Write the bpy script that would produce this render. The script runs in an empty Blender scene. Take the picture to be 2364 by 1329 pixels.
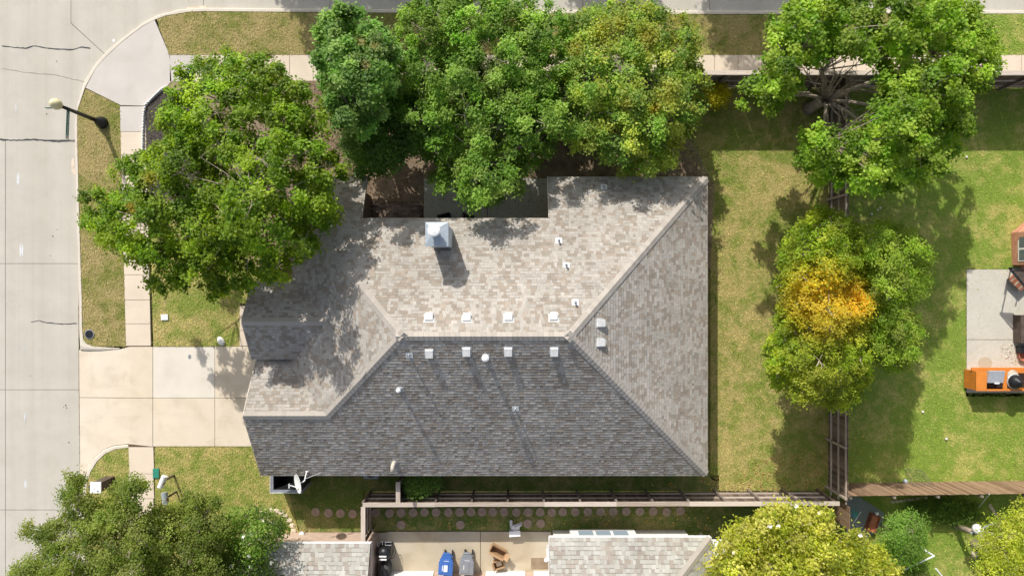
import bpy, math, random
import numpy as np
from mathutils import Vector, Matrix
random.seed(7)
R = math.radians
C = bpy.context.scene.collection
SC = bpy.context.scene
# ------------------------------------------------------------------ camera, sky, sun
CAMH = 31.6
cd = bpy.data.cameras.new('camera'); cam = bpy.data.objects.new('camera', cd); C.objects.link(cam)
cam.location = (0, 0, CAMH); cam.rotation_euler = (0, 0, 0)
cd.sensor_width = 36; cd.lens = 36*1580/2364; cd.clip_end = 500
SC.camera = cam
SUN_EL, SUN_AZ = 37.3, 21.0         # light travels towards +x*sin(az), -y*cos(az)
w = bpy.data.worlds.new('World'); SC.world = w; w.use_nodes = True
nt = w.node_tree; bg = nt.nodes['Background']
sky = nt.nodes.new('ShaderNodeTexSky'); sky.sky_type = 'NISHITA'; sky.sun_disc = False
sky.sun_elevation = R(SUN_EL); sky.sun_rotation = R(-SUN_AZ)
sky.air_density = .85; sky.dust_density = 2.4; sky.ozone_density = .7
hsv = nt.nodes.new('ShaderNodeHueSaturation'); hsv.inputs['Saturation'].default_value = .62
nt.links.new(sky.outputs[0], hsv.inputs['Color']); nt.links.new(hsv.outputs[0], bg.inputs[0]); bg.inputs[1].default_value = 0.148
sd = bpy.data.lights.new('sun', 'SUN'); sd.energy = 3.85; sd.angle = R(0.55); sd.color = (1.0, 0.955, 0.88)
sun = bpy.data.objects.new('sun', sd); C.objects.link(sun)
tosun = Vector((-math.sin(R(SUN_AZ))*math.cos(R(SUN_EL)), math.cos(R(SUN_AZ))*math.cos(R(SUN_EL)), math.sin(R(SUN_EL))))
sun.rotation_euler = tosun.to_track_quat('Z', 'Y').to_euler(); sun.location = (0, 0, 60)
SC.view_settings.view_transform = 'Standard'; SC.view_settings.look = 'None'
SC.view_settings.exposure = 0.30; SC.view_settings.gamma = 1; SC.view_settings.use_curve_mapping = False
SC.cycles.max_bounces = 6; SC.cycles.diffuse_bounces = 4; SC.cycles.transparent_max_bounces = 4

# ------------------------------------------------------------------ helpers
def P(px, py, z=0.0):
    f = 1-z/CAMH
    return Vector(((px-1182)/50*f, (664.5-py)/50*f, z))
def tag(o, label=None, cat=None, group=None, kind=None):
    if label: o['label'] = label
    if cat: o['category'] = cat
    if group: o['group'] = group
    if kind: o['kind'] = kind
    return o
def thing(name, label, cat, loc=(0, 0, 0), rz=0, group=None):
    o = bpy.data.objects.new(name, None); C.objects.link(o); o.location = loc; o.rotation_euler = (0, 0, rz)
    o.empty_display_size = .2
    return tag(o, label, cat, group)
def copy_tree(o, parent=None):
    c = o.copy(); C.objects.link(c); c.parent = parent
    for ch in list(KIDS.get(o.name, [])): 
        n = copy_tree(ch, c); KIDS.setdefault(c.name, []).append(n)
    return c
KIDS = {}
class MB:
    def __init__(s): s.v = []; s.f = []; s.c = None
    def add(s, vs, fs):
        b = len(s.v); s.v += [tuple(q) for q in vs]; s.f += [tuple(i+b for i in f) for f in fs]; return s
    def box(s, x0, x1, y0, y1, z0, z1):
        return s.add([(x0,y0,z0),(x1,y0,z0),(x1,y1,z0),(x0,y1,z0),(x0,y0,z1),(x1,y0,z1),(x1,y1,z1),(x0,y1,z1)],
            [(0,3,2,1),(4,5,6,7),(0,1,5,4),(1,2,6,5),(2,3,7,6),(3,0,4,7)])
    def beam(s, a, b, w, h, up=(0, 0, 1)):
        a = Vector(a); b = Vector(b); t = (b-a).normalized(); u = Vector(up)
        if abs(t.dot(u)) > .98: u = Vector((0, 1, 0))
        r = t.cross(u).normalized()*w/2; q = r.cross(t).normalized()*h/2
        vs = [a-r-q, a+r-q, a+r+q, a-r+q, b-r-q, b+r-q, b+r+q, b-r+q]
        return s.add(vs, [(0,3,2,1),(4,5,6,7),(0,1,5,4),(1,2,6,5),(2,3,7,6),(3,0,4,7)])
    def prism(s, pts, z0, z1):
        n = len(pts); a = sum(pts[i][0]*pts[(i+1)%n][1]-pts[(i+1)%n][0]*pts[i][1] for i in range(n))
        if a < 0: pts = pts[::-1]
        vs = [(p[0], p[1], z0) for p in pts]+[(p[0], p[1], z1) for p in pts]
        return s.add(vs, [tuple(range(n))[::-1], tuple(range(n, 2*n))]+[(i, (i+1)%n, n+(i+1)%n, n+i) for i in range(n)])
    def sheet(s, pts, z):
        n = len(pts); a = sum(pts[i][0]*pts[(i+1)%n][1]-pts[(i+1)%n][0]*pts[i][1] for i in range(n))
        if a < 0: pts = pts[::-1]
        return s.add([(p[0], p[1], z) for p in pts], [tuple(range(n))])
    def lathe(s, prof, cx=0, cy=0, n=20, sx=1, sy=1):
        vs = []; fs = []
        for r, z in prof:
            for k in range(n):
                t = 2*math.pi*k/n; vs.append((cx+r*math.cos(t)*sx, cy+r*math.sin(t)*sy, z))
        for j in range(len(prof)-1):
            for k in range(n):
                k2 = (k+1)%n; fs.append((j*n+k, j*n+k2, (j+1)*n+k2, (j+1)*n+k))
        fs.append(tuple(range(n))[::-1]); fs.append(tuple((len(prof)-1)*n+k for k in range(n)))
        return s.add(vs, fs)
    def tube(s, path, rad, n=6):
        path = [Vector(p) for p in path]
        if not hasattr(rad, '__len__'): rad = [rad]*len(path)
        vs = []; fs = []; prev = None
        for i, p in enumerate(path):
            t = (path[min(i+1, len(path)-1)]-path[max(i-1, 0)])
            t = t.normalized() if t.length > 1e-6 else Vector((0, 0, 1))
            r = t.cross(Vector((0, 0, 1))) if prev is None else (prev-t*prev.dot(t))
            if r.length < 1e-3: r = t.cross(Vector((1, 0, 0)))
            r.normalize(); prev = r; q = t.cross(r)
            for k in range(n):
                a = 2*math.pi*k/n; vs.append(p+(r*math.cos(a)+q*math.sin(a))*rad[i])
        for i in range(len(path)-1):
            for k in range(n):
                k2 = (k+1)%n; fs.append((i*n+k, i*n+k2, (i+1)*n+k2, (i+1)*n+k))
        fs.append(tuple(range(n))[::-1]); fs.append(tuple((len(path)-1)*n+k for k in range(n)))
        return s.add(vs, fs)
    def build(s, name, mat, parent=None, local=False, smooth=False, bevel=0):
        me = bpy.data.meshes.new(name); off = Vector((0, 0, 0))
        if parent is not None and not local:
            q = parent
            while q is not None: off += q.location; q = q.parent
        vs = s.v if off.length == 0 else [(x-off.x, y-off.y, z-off.z) for x, y, z in s.v]
        me.from_pydata(vs, [], s.f); me.materials.append(mat)
        if s.c is not None:
            at = me.color_attributes.new('Col', 'FLOAT_COLOR', 'POINT')
            arr = np.ones((len(s.v), 4), dtype=np.float32); arr[:, :3] = np.array(s.c, dtype=np.float32)
            at.data.foreach_set('color', arr.ravel())
        if smooth: me.polygons.foreach_set('use_smooth', [True]*len(me.polygons))
        me.update()
        o = bpy.data.objects.new(name, me); C.objects.link(o); o.parent = parent
        if parent is not None: KIDS.setdefault(parent.name, []).append(o)
        if bevel:
            m = o.modifiers.new('bevel', 'BEVEL'); m.width = bevel; m.segments = 2; m.limit_method = 'ANGLE'
        return o
def pxpoly(pts, z=0): return [tuple(P(x, y, z)[:2]) for x, y in pts]
def clip(subj, rect):
    out = subj; n = len(rect)
    a = sum(rect[i][0]*rect[(i+1)%n][1]-rect[(i+1)%n][0]*rect[i][1] for i in range(n))
    if a < 0: rect = rect[::-1]
    for i in range(n):
        ax, ay = rect[i]; bx, by = rect[(i+1)%n]; inp = out; out = []
        if not inp: return []
        dx, dy = bx-ax, by-ay
        s = inp[-1]; ds = dx*(s[1]-ay)-dy*(s[0]-ax)
        for e in inp:
            de = dx*(e[1]-ay)-dy*(e[0]-ax)
            if (de >= 0) != (ds >= 0):
                t = ds/(ds-de); out.append((s[0]+(e[0]-s[0])*t, s[1]+(e[1]-s[1])*t))
            if de >= 0: out.append(e)
            s, ds = e, de
    return out
def area(p): return abs(sum(p[i][0]*p[(i+1)%len(p)][1]-p[(i+1)%len(p)][0]*p[i][1] for i in range(len(p))))/2 if len(p) > 2 else 0
def inpoly(X, Y, poly):
    r = np.zeros(X.shape, bool); n = len(poly)
    for i in range(n):
        x0, y0 = poly[i]; x1, y1 = poly[(i+1)%n]
        c = ((y0 > Y) != (y1 > Y)) & (X < (x1-x0)*(Y-y0)/((y1-y0) if y1 != y0 else 1e-9)+x0)
        r ^= c
    return r
def dpoly(X, Y, poly):
    d = np.full(X.shape, 1e9); n = len(poly)
    for i in range(n):
        x0, y0 = poly[i]; x1, y1 = poly[(i+1)%n]; dx, dy = x1-x0, y1-y0
        t = np.clip(((X-x0)*dx+(Y-y0)*dy)/(dx*dx+dy*dy+1e-9), 0, 1)
        d = np.minimum(d, np.hypot(X-x0-t*dx, Y-y0-t*dy))
    return d

# ------------------------------------------------------------------ materials
def mat(name, col, rough=.8, metal=0, noise=0, nscale=8, bump=0, bscale=60, spec=.3, col2=None, nscale2=None, detail=4, trans=0):
    m = bpy.data.materials.new(name); m.use_nodes = True; n = m.node_tree; L = n.links
    b = n.nodes['Principled BSDF']; b.inputs['Base Color'].default_value = (*col, 1)
    b.inputs['Roughness'].default_value = rough; b.inputs['Metallic'].default_value = metal
    b.inputs['Specular IOR Level'].default_value = spec
    if trans: b.inputs['Transmission Weight'].default_value = trans
    tc = n.nodes.new('ShaderNodeTexCoord')
    if noise or col2:
        nz = n.nodes.new('ShaderNodeTexNoise'); nz.inputs['Scale'].default_value = nscale; nz.inputs['Detail'].default_value = detail
        L.new(tc.outputs['Object'], nz.inputs['Vector'])
        ramp = n.nodes.new('ShaderNodeValToRGB'); e = ramp.color_ramp.elements
        e[0].position = .32; e[1].position = .68
        c2 = col2 if col2 else tuple(c*(1-noise) for c in col)
        e[0].color = (*c2, 1); e[1].color = (*(tuple(min(1, c*(1+noise*.6)) for c in col) if not col2 else col), 1)
        L.new(nz.outputs['Fac'], ramp.inputs[0]); src = ramp.outputs[0]
        nz2 = n.nodes.new('ShaderNodeTexNoise'); nz2.inputs['Scale'].default_value = nscale2 or nscale*9; nz2.inputs['Detail'].default_value = 3
        L.new(tc.outputs['Object'], nz2.inputs['Vector'])
        mx = n.nodes.new('ShaderNodeMix'); mx.data_type = 'RGBA'; mx.blend_type = 'OVERLAY'; mx.inputs[0].default_value = .35
        L.new(src, mx.inputs[6]); L.new(nz2.outputs['Fac'], mx.inputs[7]); L.new(mx.outputs[2], b.inputs['Base Color'])
    if bump:
        nb = n.nodes.new('ShaderNodeTexNoise'); nb.inputs['Scale'].default_value = bscale; nb.inputs['Detail'].default_value = 4
        L.new(tc.outputs['Object'], nb.inputs['Vector'])
        bp = n.nodes.new('ShaderNodeBump'); bp.inputs['Strength'].default_value = bump; bp.inputs['Distance'].default_value = .02
        L.new(nb.outputs['Fac'], bp.inputs['Height']); L.new(bp.outputs[0], b.inputs['Normal'])
    return m
def concrete(name, col, stain=.25, tint=(.8, .66, .45), speck=.12):
    m = mat(name, col, .85, noise=.05, nscale=.9, bump=.2, bscale=70, spec=.25, nscale2=110); n = m.node_tree; L = n.links
    b = n.nodes['Principled BSDF']; src = b.inputs['Base Color'].links[0].from_socket
    tc = [x for x in n.nodes if x.type == 'TEX_COORD'][0]
    def layer(scale, lo, hi, c, fac, blend='MULTIPLY', dist=.0, sx=1, sy=1):
        nonlocal src
        mp = n.nodes.new('ShaderNodeMapping'); mp.inputs['Scale'].default_value = (sx, sy, 1); L.new(tc.outputs['Object'], mp.inputs[0])
        z = n.nodes.new('ShaderNodeTexNoise'); z.inputs['Scale'].default_value = scale; z.inputs['Detail'].default_value = 6
        z.inputs['Distortion'].default_value = dist; L.new(mp.outputs[0], z.inputs['Vector'])
        mr = n.nodes.new('ShaderNodeMapRange'); mr.inputs[1].default_value = lo; mr.inputs[2].default_value = hi
        mr.inputs[4].default_value = fac; L.new(z.outputs['Fac'], mr.inputs[0])
        mx = n.nodes.new('ShaderNodeMix'); mx.data_type = 'RGBA'; mx.blend_type = blend
        L.new(mr.outputs[0], mx.inputs[0]); L.new(src, mx.inputs[6]); mx.inputs[7].default_value = (*c, 1); src = mx.outputs[2]
    layer(.28, .42, .72, tint, stain)
    layer(1.1, .5, .85, (.62, .58, .52), stain*1.2, dist=.6)
    layer(3.0, .55, .8, (.75, .7, .62), stain*.7, sx=.25)
    layer(40, .6, .78, (.5, .47, .43), speck)
    if name == 'road_concrete': layer(1.0, .42, .75, (.86, .84, .80), .6, sx=1.5, sy=.03); layer(3.2, .5, .8, (.88, .86, .83), .5, sx=1.5, sy=.02)
    L.new(src, b.inputs['Base Color']); return m
M = {}
M['road'] = concrete('road_concrete', (.485, .455, .395), .16, (.93, .9, .88), .16)
M['drive'] = concrete('drive_concrete', (.645, .565, .455), .42, (.86, .78, .64))
M['drive2'] = concrete('drive_concrete_pale', (.645, .595, .515), .2, (.95, .93, .9))
M['walk'] = concrete('walk_concrete', (.64, .545, .435), .2, (.95, .9, .83))
M['walk2'] = concrete('walk_concrete_grey', (.53, .49, .45), .2, (.95, .93, .9))
M['kerb'] = concrete('kerb_concrete', (.60, .54, .455), .15, (.9, .85, .78))
M['patio'] = concrete('patio_concrete', (.56, .53, .46), .2, (.9, .86, .76))
M['patio_old'] = concrete('patio_concrete_old', (.50, .44, .34), .6, (.75, .66, .5), .3)
M['joint'] = mat('joint_dirt', (.12, .085, .055), .95)
M['tar'] = mat('tar', (.055, .055, .06), .6, noise=.3, nscale=5)
M['skid'] = mat('paint_scuff', (.68, .70, .72), .8, noise=.2, nscale=20)
M['soil'] = mat('soil', (.17, .12, .08), .95, col2=(.30, .23, .155), nscale=2.2, nscale2=45, bump=.6, bscale=30)
M['mulch'] = mat('mulch', (.045, .038, .033), .95, col2=(.12, .10, .085), nscale=26, nscale2=70, bump=.8, bscale=40)
M['stone'] = mat('stepping_stone', (.36, .27, .215), .9, noise=.2, nscale=6, bump=.3, bscale=70)
M['sandst'] = mat('pale_stone', (.62, .52, .40), .9, noise=.2, nscale=4, bump=.4, bscale=30)
M['white'] = mat('white_paint', (.78, .78, .77), .5, noise=.04, nscale=4)
M['whiteplastic'] = mat('white_plastic', (.75, .76, .76), .35, noise=.03, nscale=5)
M['ceramic'] = mat('ceramic', (.80, .80, .80), .12, spec=.5)
M['galv'] = mat('galvanised_steel', (.36, .41, .45), .5, .2, noise=.12, nscale=9, nscale2=40)
M['steel'] = mat('stainless_steel', (.50, .52, .54), .4, .25, noise=.08, nscale=7)
M['vent'] = mat('vent_metal', (.60, .60, .59), .5, .1, noise=.14, nscale=9)
M['black'] = mat('black_metal', (.018, .019, .022), .38, noise=.3, nscale=12)
M['blackcloth'] = mat('black_cover', (.022, .022, .024), .6, noise=.4, nscale=9, bump=.5, bscale=14)
M['greycloth'] = mat('grey_fabric', (.085, .085, .08), .85, noise=.3, nscale=7, bump=.5, bscale=14)
M['globe'] = mat('frosted_globe', (.78, .70, .42), .25, noise=.12, nscale=5, trans=.15)
M['signgreen'] = mat('sign_green', (.01, .16, .13), .4)
M['lid_green'] = mat('lid_green', (.03, .22, .15), .6, noise=.1, nscale=8)
M['blue'] = mat('blue_plastic', (.05, .14, .42), .45, noise=.08, nscale=6)
M['greyplastic'] = mat('grey_plastic', (.22, .235, .26), .5, noise=.08, nscale=6)
M['card'] = mat('cardboard', (.42, .27, .15), .9, noise=.08, nscale=4)
M['carddark'] = mat('cardboard_inside', (.30, .18, .10), .9, noise=.1, nscale=4)
M['orange'] = mat('orange_stained_wood', (.62, .21, .035), .5, noise=.12, nscale=3, nscale2=60)
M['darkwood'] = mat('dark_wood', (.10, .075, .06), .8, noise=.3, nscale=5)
M['terracotta'] = mat('terracotta', (.45, .17, .09), .85, noise=.15, nscale=6)
M['redwood'] = mat('red_wood', (.26, .095, .05), .75, noise=.25, nscale=4)
M['polewood'] = mat('weathered_pole', (.36, .29, .22), .9, noise=.3, nscale=3, nscale2=50)
M['bark'] = mat('bark', (.24, .19, .15), .95, col2=(.40, .34, .28), nscale=7, nscale2=60, bump=.9, bscale=24)
M['acpale'] = mat('pale_blue_siding', (.50, .56, .61), .6, noise=.06, nscale=5)
M['acblue'] = mat('ac_case', (.25, .30, .36), .5, .2, noise=.1, nscale=6)
M['siding'] = mat('grey_siding', (.23, .25, .29), .7, noise=.12, nscale=6)
M['whitesiding'] = mat('white_siding', (.80, .78, .74), .6, noise=.03, nscale=4)
M['beige'] = mat('beige_trim', (.55, .49, .40), .7, noise=.06, nscale=4)
M['glass'] = mat('window_glass', (.10, .13, .16), .06, .0, spec=.8)
M['glassblue'] = mat('window_glass_pale', (.30, .38, .44), .08, spec=.8)
M['flower'] = mat('petal', (.80, .76, .66), .6)
M['felt'] = mat('roof_felt', (.05, .048, .046), .95)
M['cable'] = mat('cable_turquoise', (.05, .38, .36), .6)
M['net'] = mat('net_cord', (.10, .10, .09), .8)

def wood(name, c1, c2, axis='x'):
    """weathered fence board; each board takes its own tone from Object Info random"""
    m = bpy.data.materials.new(name); m.use_nodes = True; n = m.node_tree; L = n.links; b = n.nodes['Principled BSDF']
    b.inputs['Roughness'].default_value = .85; b.inputs['Specular IOR Level'].default_value = .2
    oi = n.nodes.new('ShaderNodeObjectInfo'); tc = n.nodes.new('ShaderNodeTexCoord'); mp = n.nodes.new('ShaderNodeMapping')
    mp.inputs['Scale'].default_value = (30, 30, 2) if axis == 'z' else (1.5, 30, 30)
    L.new(tc.outputs['Object'], mp.inputs[0]); nz = n.nodes.new('ShaderNodeTexNoise'); nz.inputs['Scale'].default_value = 1; nz.inputs['Detail'].default_value = 5
    ad = n.nodes.new('ShaderNodeVectorMath'); ad.operation = 'ADD'; L.new(mp.outputs[0], ad.inputs[0])
    cm = n.nodes.new('ShaderNodeMath'); cm.operation = 'MULTIPLY'; cm.inputs[1].default_value = 40; L.new(oi.outputs['Random'], cm.inputs[0])
    L.new(cm.outputs[0], ad.inputs[1]); L.new(ad.outputs[0], nz.inputs['Vector'])
    s = n.nodes.new('ShaderNodeMath'); s.operation = 'MULTIPLY_ADD'; s.inputs[1].default_value = .55; L.new(oi.outputs['Random'], s.inputs[0]); L.new(nz.outputs['Fac'], s.inputs[2])
    rp = n.nodes.new('ShaderNodeValToRGB'); rp.color_ramp.elements[0].position = .4; rp.color_ramp.elements[1].position = 1.1
    rp.color_ramp.elements[0].color = (*c1, 1); rp.color_ramp.elements[1].color = (*c2, 1); L.new(s.outputs[0], rp.inputs[0])
    L.new(rp.outputs[0], b.inputs['Base Color']); return m
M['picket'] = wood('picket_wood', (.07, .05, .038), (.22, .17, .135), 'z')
M['picketlit'] = wood('picket_wood_sunlit', (.14, .085, .05), (.32, .215, .135), 'z')  # board tone lightened and warmed for fence faces in sun
M['rail'] = wood('rail_wood', (.30, .235, .18), (.58, .50, .43), 'x')
M['post'] = wood('post_wood', (.10, .075, .06), (.24, .2, .17), 'z')

def brick(name, c1, c2, mortar, scale=4.6):
    m = bpy.data.materials.new(name); m.use_nodes = True; n = m.node_tree; L = n.links; b = n.nodes['Principled BSDF']
    b.inputs['Roughness'].default_value = .9
    tc = n.nodes.new('ShaderNodeTexCoord'); sp = n.nodes.new('ShaderNodeSeparateXYZ'); L.new(tc.outputs['Object'], sp.inputs[0])
    ad = n.nodes.new('ShaderNodeMath'); L.new(sp.outputs[0], ad.inputs[0]); L.new(sp.outputs[1], ad.inputs[1])
    cb = n.nodes.new('ShaderNodeCombineXYZ'); L.new(ad.outputs[0], cb.inputs[0]); L.new(sp.outputs[2], cb.inputs[1])
    bt = n.nodes.new('ShaderNodeTexBrick'); bt.inputs['Scale'].default_value = scale; bt.inputs['Color1'].default_value = (*c1, 1)
    bt.inputs['Color2'].default_value = (*c2, 1); bt.inputs['Mortar'].default_value = (*mortar, 1); bt.inputs['Mortar Size'].default_value = .03
    bt.inputs['Brick Width'].default_value = 1.0; bt.inputs['Row Height'].default_value = .36; L.new(cb.outputs[0], bt.inputs['Vector'])
    L.new(bt.outputs['Color'], b.inputs['Base Color'])
    bp = n.nodes.new('ShaderNodeBump'); bp.inputs['Strength'].default_value = .6; bp.inputs['Distance'].default_value = -.01; L.new(bt.outputs['Fac'], bp.inputs['Height']); L.new(bp.outputs[0], b.inputs['Normal'])
    return m
M['brick'] = brick('brick_tan', (.46, .31, .23), (.58, .43, .33), (.5, .45, .38))
M['brickred'] = brick('brick_red', (.42, .13, .06), (.58, .26, .15), (.62, .52, .44))
M['brickbrown'] = brick('brick_brown', (.20, .12, .085), (.33, .22, .16), (.33, .28, .24))
M['paver'] = wood('paver_brick', (.12, .085, .07), (.34, .26, .21), 'x')

def vcol(name, rough=.9, trans=0.0, spec=.25, bump=0, hue=0):
    m = bpy.data.materials.new(name); m.use_nodes = True; n = m.node_tree; L = n.links; b = n.nodes['Principled BSDF']
    b.inputs['Roughness'].default_value = rough; b.inputs['Specular IOR Level'].default_value = spec
    a = n.nodes.new('ShaderNodeAttribute'); a.attribute_name = 'Col'; src = a.outputs['Color']
    if bump:
        tc = n.nodes.new('ShaderNodeTexCoord'); nz = n.nodes.new('ShaderNodeTexNoise'); nz.inputs['Scale'].default_value = 90; nz.inputs['Detail'].default_value = 4
        L.new(tc.outputs['Object'], nz.inputs['Vector'])
        mx = n.nodes.new('ShaderNodeMix'); mx.data_type = 'RGBA'; mx.blend_type = 'OVERLAY'; mx.inputs[0].default_value = .4
        L.new(src, mx.inputs[6]); L.new(nz.outputs['Fac'], mx.inputs[7]); src = mx.outputs[2]
        nz3 = n.nodes.new('ShaderNodeTexNoise'); nz3.inputs['Scale'].default_value = .6; nz3.inputs['Detail'].default_value = 6; L.new(tc.outputs['Object'], nz3.inputs['Vector'])
        mr = n.nodes.new('ShaderNodeMapRange'); mr.inputs[1].default_value = .3; mr.inputs[2].default_value = .7; mr.inputs[3].default_value = .86; mr.inputs[4].default_value = 1.08; L.new(nz3.outputs['Fac'], mr.inputs[0])
        m2 = n.nodes.new('ShaderNodeMix'); m2.data_type = 'RGBA'; m2.blend_type = 'MULTIPLY'; m2.inputs[0].default_value = 1; L.new(src, m2.inputs[6]); L.new(mr.outputs[0], m2.inputs[7]); src = m2.outputs[2]
    L.new(src, b.inputs['Base Color'])
    if trans:
        tr = n.nodes.new('ShaderNodeBsdfTranslucent'); hs = n.nodes.new('ShaderNodeHueSaturation')
        hs.inputs['Value'].default_value = 1.5; hs.inputs['Saturation'].default_value = 1.1; hs.inputs['Hue'].default_value = .49; L.new(a.outputs['Color'], hs.inputs['Color']); L.new(hs.outputs[0], tr.inputs['Color'])
        mix = n.nodes.new('ShaderNodeMixShader'); mix.inputs[0].default_value = trans
        L.new(b.outputs[0], mix.inputs[1]); L.new(tr.outputs[0], mix.inputs[2]); L.new(mix.outputs[0], n.nodes['Material Output'].inputs[0])
    return m
M['leaf'] = vcol('leaf', .5, .5, .3)
M['shingle'] = vcol('asphalt_shingle', .95, 0, .15, bump=1)
M['litter'] = vcol('dry_leaf', .8, .15, .2)

def grassmat(name, green, straw, bias, fine=1.0, blade=False):
    m = bpy.data.materials.new(name); m.use_nodes = True; n = m.node_tree; L = n.links; b = n.nodes['Principled BSDF']
    b.inputs['Roughness'].default_value = .8; b.inputs['Specular IOR Level'].default_value = .2
    tc = n.nodes.new('ShaderNodeTexCoord')
    def nz(s, d=5, dist=0):
        z = n.nodes.new('ShaderNodeTexNoise'); z.inputs['Scale'].default_value = s; z.inputs['Detail'].default_value = d; z.inputs['Distortion'].default_value = dist
        L.new(tc.outputs['Object'], z.inputs['Vector']); return z.outputs['Fac']
    a = n.nodes.new('ShaderNodeMath'); a.operation = 'MULTIPLY_ADD'; a.inputs[1].default_value = .8; L.new(nz(.55, 4, .6), a.inputs[0])
    c = n.nodes.new('ShaderNodeMath'); c.operation = 'MULTIPLY_ADD'; c.inputs[1].default_value = .55; L.new(nz(6 if not blade else 14, 5), c.inputs[0]); c.inputs[2].default_value = bias-1.05
    c3 = n.nodes.new('ShaderNodeMath'); c3.operation = 'MULTIPLY_ADD'; c3.inputs[1].default_value = .75; L.new(nz(2.1, 3, .4), c3.inputs[0]); L.new(c.outputs[0], c3.inputs[2])
    L.new(c3.outputs[0], a.inputs[2])
    mr = n.nodes.new('ShaderNodeMapRange'); mr.inputs[1].default_value = -.15; mr.inputs[2].default_value = .15; L.new(a.outputs[0], mr.inputs[0])
    mx = n.nodes.new('ShaderNodeMix'); mx.data_type = 'RGBA'; L.new(mr.outputs[0], mx.inputs[0]); mx.inputs[6].default_value = (*green, 1); mx.inputs[7].default_value = (*straw, 1)
    f = n.nodes.new('ShaderNodeMapRange'); f.inputs[1].default_value = .3; f.inputs[2].default_value = .7; f.inputs[3].default_value = .6 if not blade else .6; f.inputs[4].default_value = 1.25 if not blade else 1.5
    L.new(nz(38 if not blade else 22, 4), f.inputs[0])
    m2 = n.nodes.new('ShaderNodeMix'); m2.data_type = 'RGBA'; m2.blend_type = 'MULTIPLY'; m2.inputs[0].default_value = fine; L.new(mx.outputs[2], m2.inputs[6]); L.new(f.outputs[0], m2.inputs[7])
    L.new(m2.outputs[2], b.inputs['Base Color'])
    if not blade:
        bp = n.nodes.new('ShaderNodeBump'); bp.inputs['Strength'].default_value = .8; bp.inputs['Distance'].default_value = .04; L.new(nz(28, 5), bp.inputs['Height']); L.new(bp.outputs[0], b.inputs['Normal'])
    return m
G_dry = ((0.1787, 0.1947, 0.0395), (0.3502, 0.2800, 0.1158))
G_mid = ((0.2003, 0.2472, 0.0437), (0.4216, 0.3482, 0.1283))
G_grn = ((0.2002, 0.2844, 0.0404), (0.4061, 0.3794, 0.1101))
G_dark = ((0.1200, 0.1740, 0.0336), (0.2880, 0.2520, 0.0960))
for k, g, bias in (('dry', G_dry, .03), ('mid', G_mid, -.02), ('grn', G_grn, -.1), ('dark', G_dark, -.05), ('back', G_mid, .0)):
    M['lawn_'+k] = grassmat('lawn_'+k, *g, bias); M['blade_'+k] = grassmat('blade_'+k, tuple(c*1.15 for c in g[0]), tuple(c*1.15 for c in g[1]), bias, blade=True)

# ------------------------------------------------------------------ the setting: ground, roads, pavements
ground = MB().sheet([(-150, -150), (150, -150), (150, 150), (-150, 150)], -.16).build('ground', M['lawn_mid']); tag(ground, kind='structure')
kerb_out = [(-900, 0), (172, 340)]
KO = [(197,1500),(193,1240),(190,1150),(194,1110),(204,1076),(232,1042),(262,1028),(294,1022)]
# kerb lines (outer = road side, inner = lawn side), pixels of the photograph's ground plane
K1o = [(183,806),(181,760),(181,690),(179,600),(176,500),(173.5,400),(172,330),(170.5,294),(176,246),(189,194),(216,149),(240,122),(281,88.5),(321,56),(358,35.5),(409,21),(460,16.5),(600,18),(1100,22),(1700,23.5),(2364,23),(2900,22)]
K1i = [(192,782),(190,760),(189,690),(186,600),(183,500),(180.5,400),(179,340),(178.6,256),(197,201),(222,157),(246,130),(281,97.5),(327.5,62),(358,46),(384,36.5),(435,28),(470,26.5),(600,27.5),(1100,31.5),(1700,33),(2364,32),(2900,31)]
K2o = [(296,1024),(262,1027.5),(236,1038),(214,1058),(200,1082),(192,1112),(188,1150),(188,1240),(190,1600)]
K2i = [(297,1032),(266,1036),(243,1046),(224,1064),(209,1088),(201,1114),(197,1150),(197,1240),(199,1600)]
road_poly = [(-900,-700),(2900,-700),(2900,22),(2364,23),(1700,23.5),(1100,22),(600,18),(460,16.5),(409,21),(358,35.5),(321,56),(281,88.5),(240,122),(216,149),(189,194),(176,246),(170.5,294),(172,330),(173.5,400),(176,500),(179,600),(178,705),(179,918),(181,1100),(188,1150),(188,1240),(190,1600),(-900,1600)]
road = MB().sheet(pxpoly(road_poly), -.145).build('road', M['joint']); tag(road, kind='structure')
def rect(x0, y0, x1, y1): return [(x0, y0), (x1, y0), (x1, y1), (x0, y1)]
g = .45
slabs = []
rows = [(322, 608), (608, 900), (900, 1178), (1178, 1600)]
xj = 8
slabs.append([rect(-900, -700, 160-g, 322-g), [(160-g, 52), (454, 322-g), (160-g, 322-g)]])
slabs.append([[(160+g, -700), (467-g, -700), (467-g, 333), (160+g, 51)]])
xs = [467, 760, 1053, 1346, 1640, 1933, 2226, 2900]
for a, b_ in zip(xs[:-1], xs[1:]): slabs.append([rect(a+g, -700, b_-g, 333)])
for a, b_ in rows:
    slabs.append([rect(xj+g, a+g, 700, b_-g)]); slabs.append([rect(-900, a+g, xj-g, b_-g)])
for ps in slabs:
    mb = MB()
    for q in ps:
        for y0_, y1_ in ((-700, 60), (60, 150), (150, 275), (275, 1600)):
            c = clip(clip(pxpoly(road_poly), pxpoly(rect(-900, y0_, 2900, y1_))), pxpoly(q))
            if area(c) > .01: mb.sheet(c, -.12)
    if mb.v: mb.build('slab', M['road'], road)
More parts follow.
